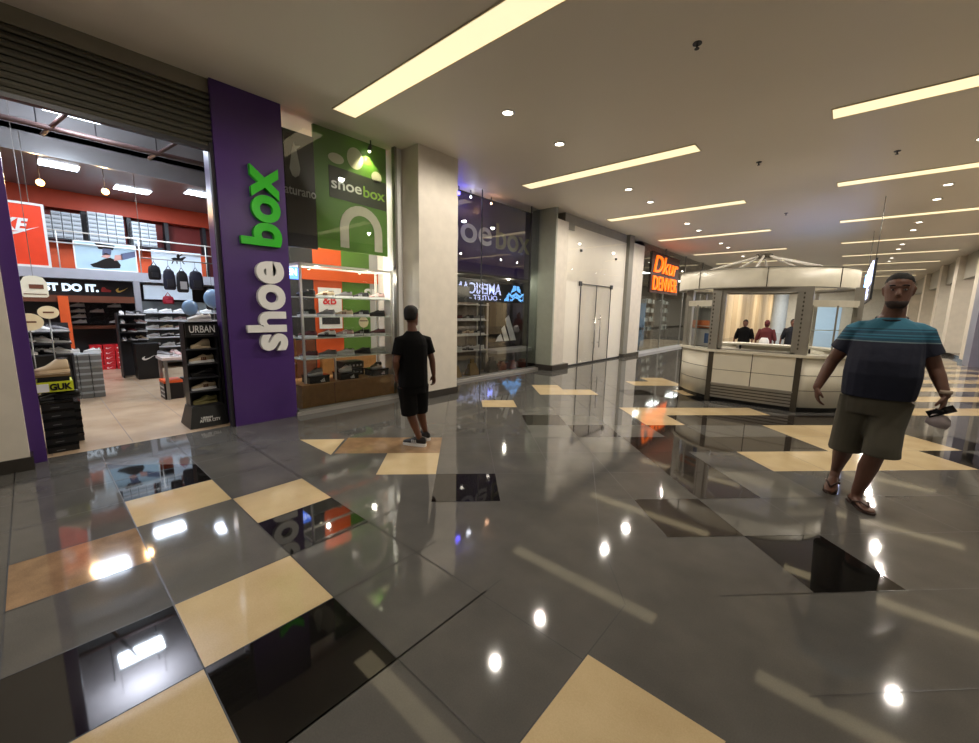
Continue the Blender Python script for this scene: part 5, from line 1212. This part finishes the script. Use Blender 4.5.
for (a_, dd) in ((a1_, Vector((-.93,-.36,0))), (a2_, Vector((-.9,.1,0)))):
    dd = dd.normalized(); rz_ = math.atan2(dd.y, dd.x)
    e = bpy.data.objects.new('shoe', None); C.objects.link(e); e.parent = boy; e.location = Vector((a_.x,a_.y,0))+dd*.06-P0; e.rotation_euler = (0,0,rz_+PI); e.scale = (.95,.95,.95)
    cache = SH['grey'][6]
    for nm_, M_ in zip(('upper','sole'), SH['black'][6]['me']):
        o = bpy.data.objects.new(nm_, M_); C.objects.link(o); o.parent = e

# ---- people far down the mall
def far_person(name_lbl, x, y, h, top, bottom, hair, extra=None, face=-1, skin=SKIN2):
    p = thing('person', name_lbl, 'person', (x,y,0)); s = h/1.7; O = Vector((x,y,0)); f = Vector((0,face,0)); r = Vector((1,0,0))
    b = MB(); headmesh(b, O+Z*1.58*s, r, f, s); b.tube([O+Z*1.5*s, O+Z*1.38*s], .05*s, 10)
    b.tube([O+r*.2*s+Z*1.36*s, O+r*.27*s+Z*1.1*s, O+r*.25*s+f*.08+Z*.84*s], [.045*s,.04*s,.028*s], 10, True); b.tube([O-r*.2*s+Z*1.36*s, O-r*.28*s+Z*1.1*s, O-r*.3*s+f*.05+Z*.84*s], [.045*s,.04*s,.028*s], 10, True)
    hand(b, O+r*.25*s+f*.08+Z*.84*s, -Z, -r, f, s, .4); hand(b, O-r*.3*s+f*.05+Z*.84*s, -Z, r, f, s, .4)
    b.tube([O+r*.09*s+Z*.86*s, O+r*.1*s+Z*.48*s+f*.04, O+r*.1*s+Z*.08*s], [.09*s,.06*s,.04*s], 12, True); b.tube([O-r*.09*s+Z*.86*s, O-r*.1*s+Z*.48*s, O-r*.1*s+Z*.08*s-f*.08], [.09*s,.06*s,.04*s], 12, True)
    b.loft([ell(O+Z*z*s, r, f, a*s, c*s) for z, a, c in ((.85,.16,.11),(1.1,.14,.1),(1.3,.17,.1),(1.42,.1,.07))])
    remesh(b, .012, skin, 'body', p, 1)
    b = MB(); b.loft([ell(O+Z*z*s, r, f, a*s, c*s) for z, a, c in ((.82,.19,.14),(.95,.19,.14),(1.1,.17,.125),(1.3,.2,.125),(1.4,.15,.1),(1.45,.07,.07))])
    for sg in (1,-1): b.tube([O+r*.17*s*sg+Z*1.37*s, O+r*.24*s*sg+Z*1.15*s, O+r*.27*s*sg+Z*1.0*s], [.07*s,.065*s,.06*s], 12)
    remesh(b, .012, top, 'shirt', p, 1)
    b = MB(); b.loft([ell(O+Z*z*s, r, f, a*s, c*s) for z, a, c in ((.76,.17,.13),(.88,.175,.13))])
    for sg in (1,-1): b.tube([O+r*.09*s*sg+Z*.84*s, O+r*.1*s*sg+Z*.45*s+f*.02*sg, O+r*.1*s*sg+Z*.06*s+f*(.0 if sg > 0 else -.08)], [.11*s,.085*s,.065*s], 12)
    remesh(b, .012, bottom, 'trousers', p, 1)
    b = MB().use(hair); b.loft([ell(O+Z*(1.58+z)*s+f*fo*s, r, f, rx*s, ry*s, 16, 1) for z, rx, ry, fo in ((-.1,.06,.06,-.03),(0,.082,.092,-.03),(.06,.082,.1,-.014),(.11,.055,.07,-.012),(.13,.03,.036,-.012))]); b.build('headscarf' if hair is not HAIR else 'hair', None, p)
    for sg in (1,-1):
        b = MB().use(BLACK); q = O+r*.1*s*sg+f*(.05 if sg > 0 else -.03); b.loft([[q+Vector((a*.045*s, c*.12*s, z)) for a, c in ((-1,-1),(1,-1),(1,.8),(-1,.8))] for z in (.002,.07*s)]); b.build('shoe', None, p)
    return p
far_person('distant person in black top and black trousers seen through the kiosk opening', -2.14, 13.5, 1.36, CLB, mat('black shorts cloth', (20,20,22), .8), HAIR)
far_person('distant person in a maroon hooded top seen through the kiosk opening', -1.62, 13.5, 1.36, mat('maroon cloth', (96,34,36), .8), mat('grey cloth', (120,116,110), .8), mat('maroon cloth', (96,34,36), .8), face=1)
mb = MB().use(WHITEP); mb.loft([[Vector((-1.63+a*.11*k_, 13.345+c*.05, z)) for a, c in ((-1,-1),(1,-1),(1,1),(-1,1))] for z, k_ in ((.6,.9),(.65,1.1),(.8,1),(.88,.6))]); tag(mb.build('shopping_bag'), 'white bag carried in front of the distant person in maroon', 'bag')
far_person('distant dark-clothed person at the right edge of the kiosk opening', -1.1, 14.2, 1.4, mat('navy cloth', (24,26,34), .8), mat('black shorts cloth', (20,20,22), .8), HAIR)
far_person('dim person in dark clothes standing behind the glass of the neon-sign shop', -6.1, 15.6, 1.6, CLB, mat('black shorts cloth', (20,20,22), .8), HAIR, face=1)
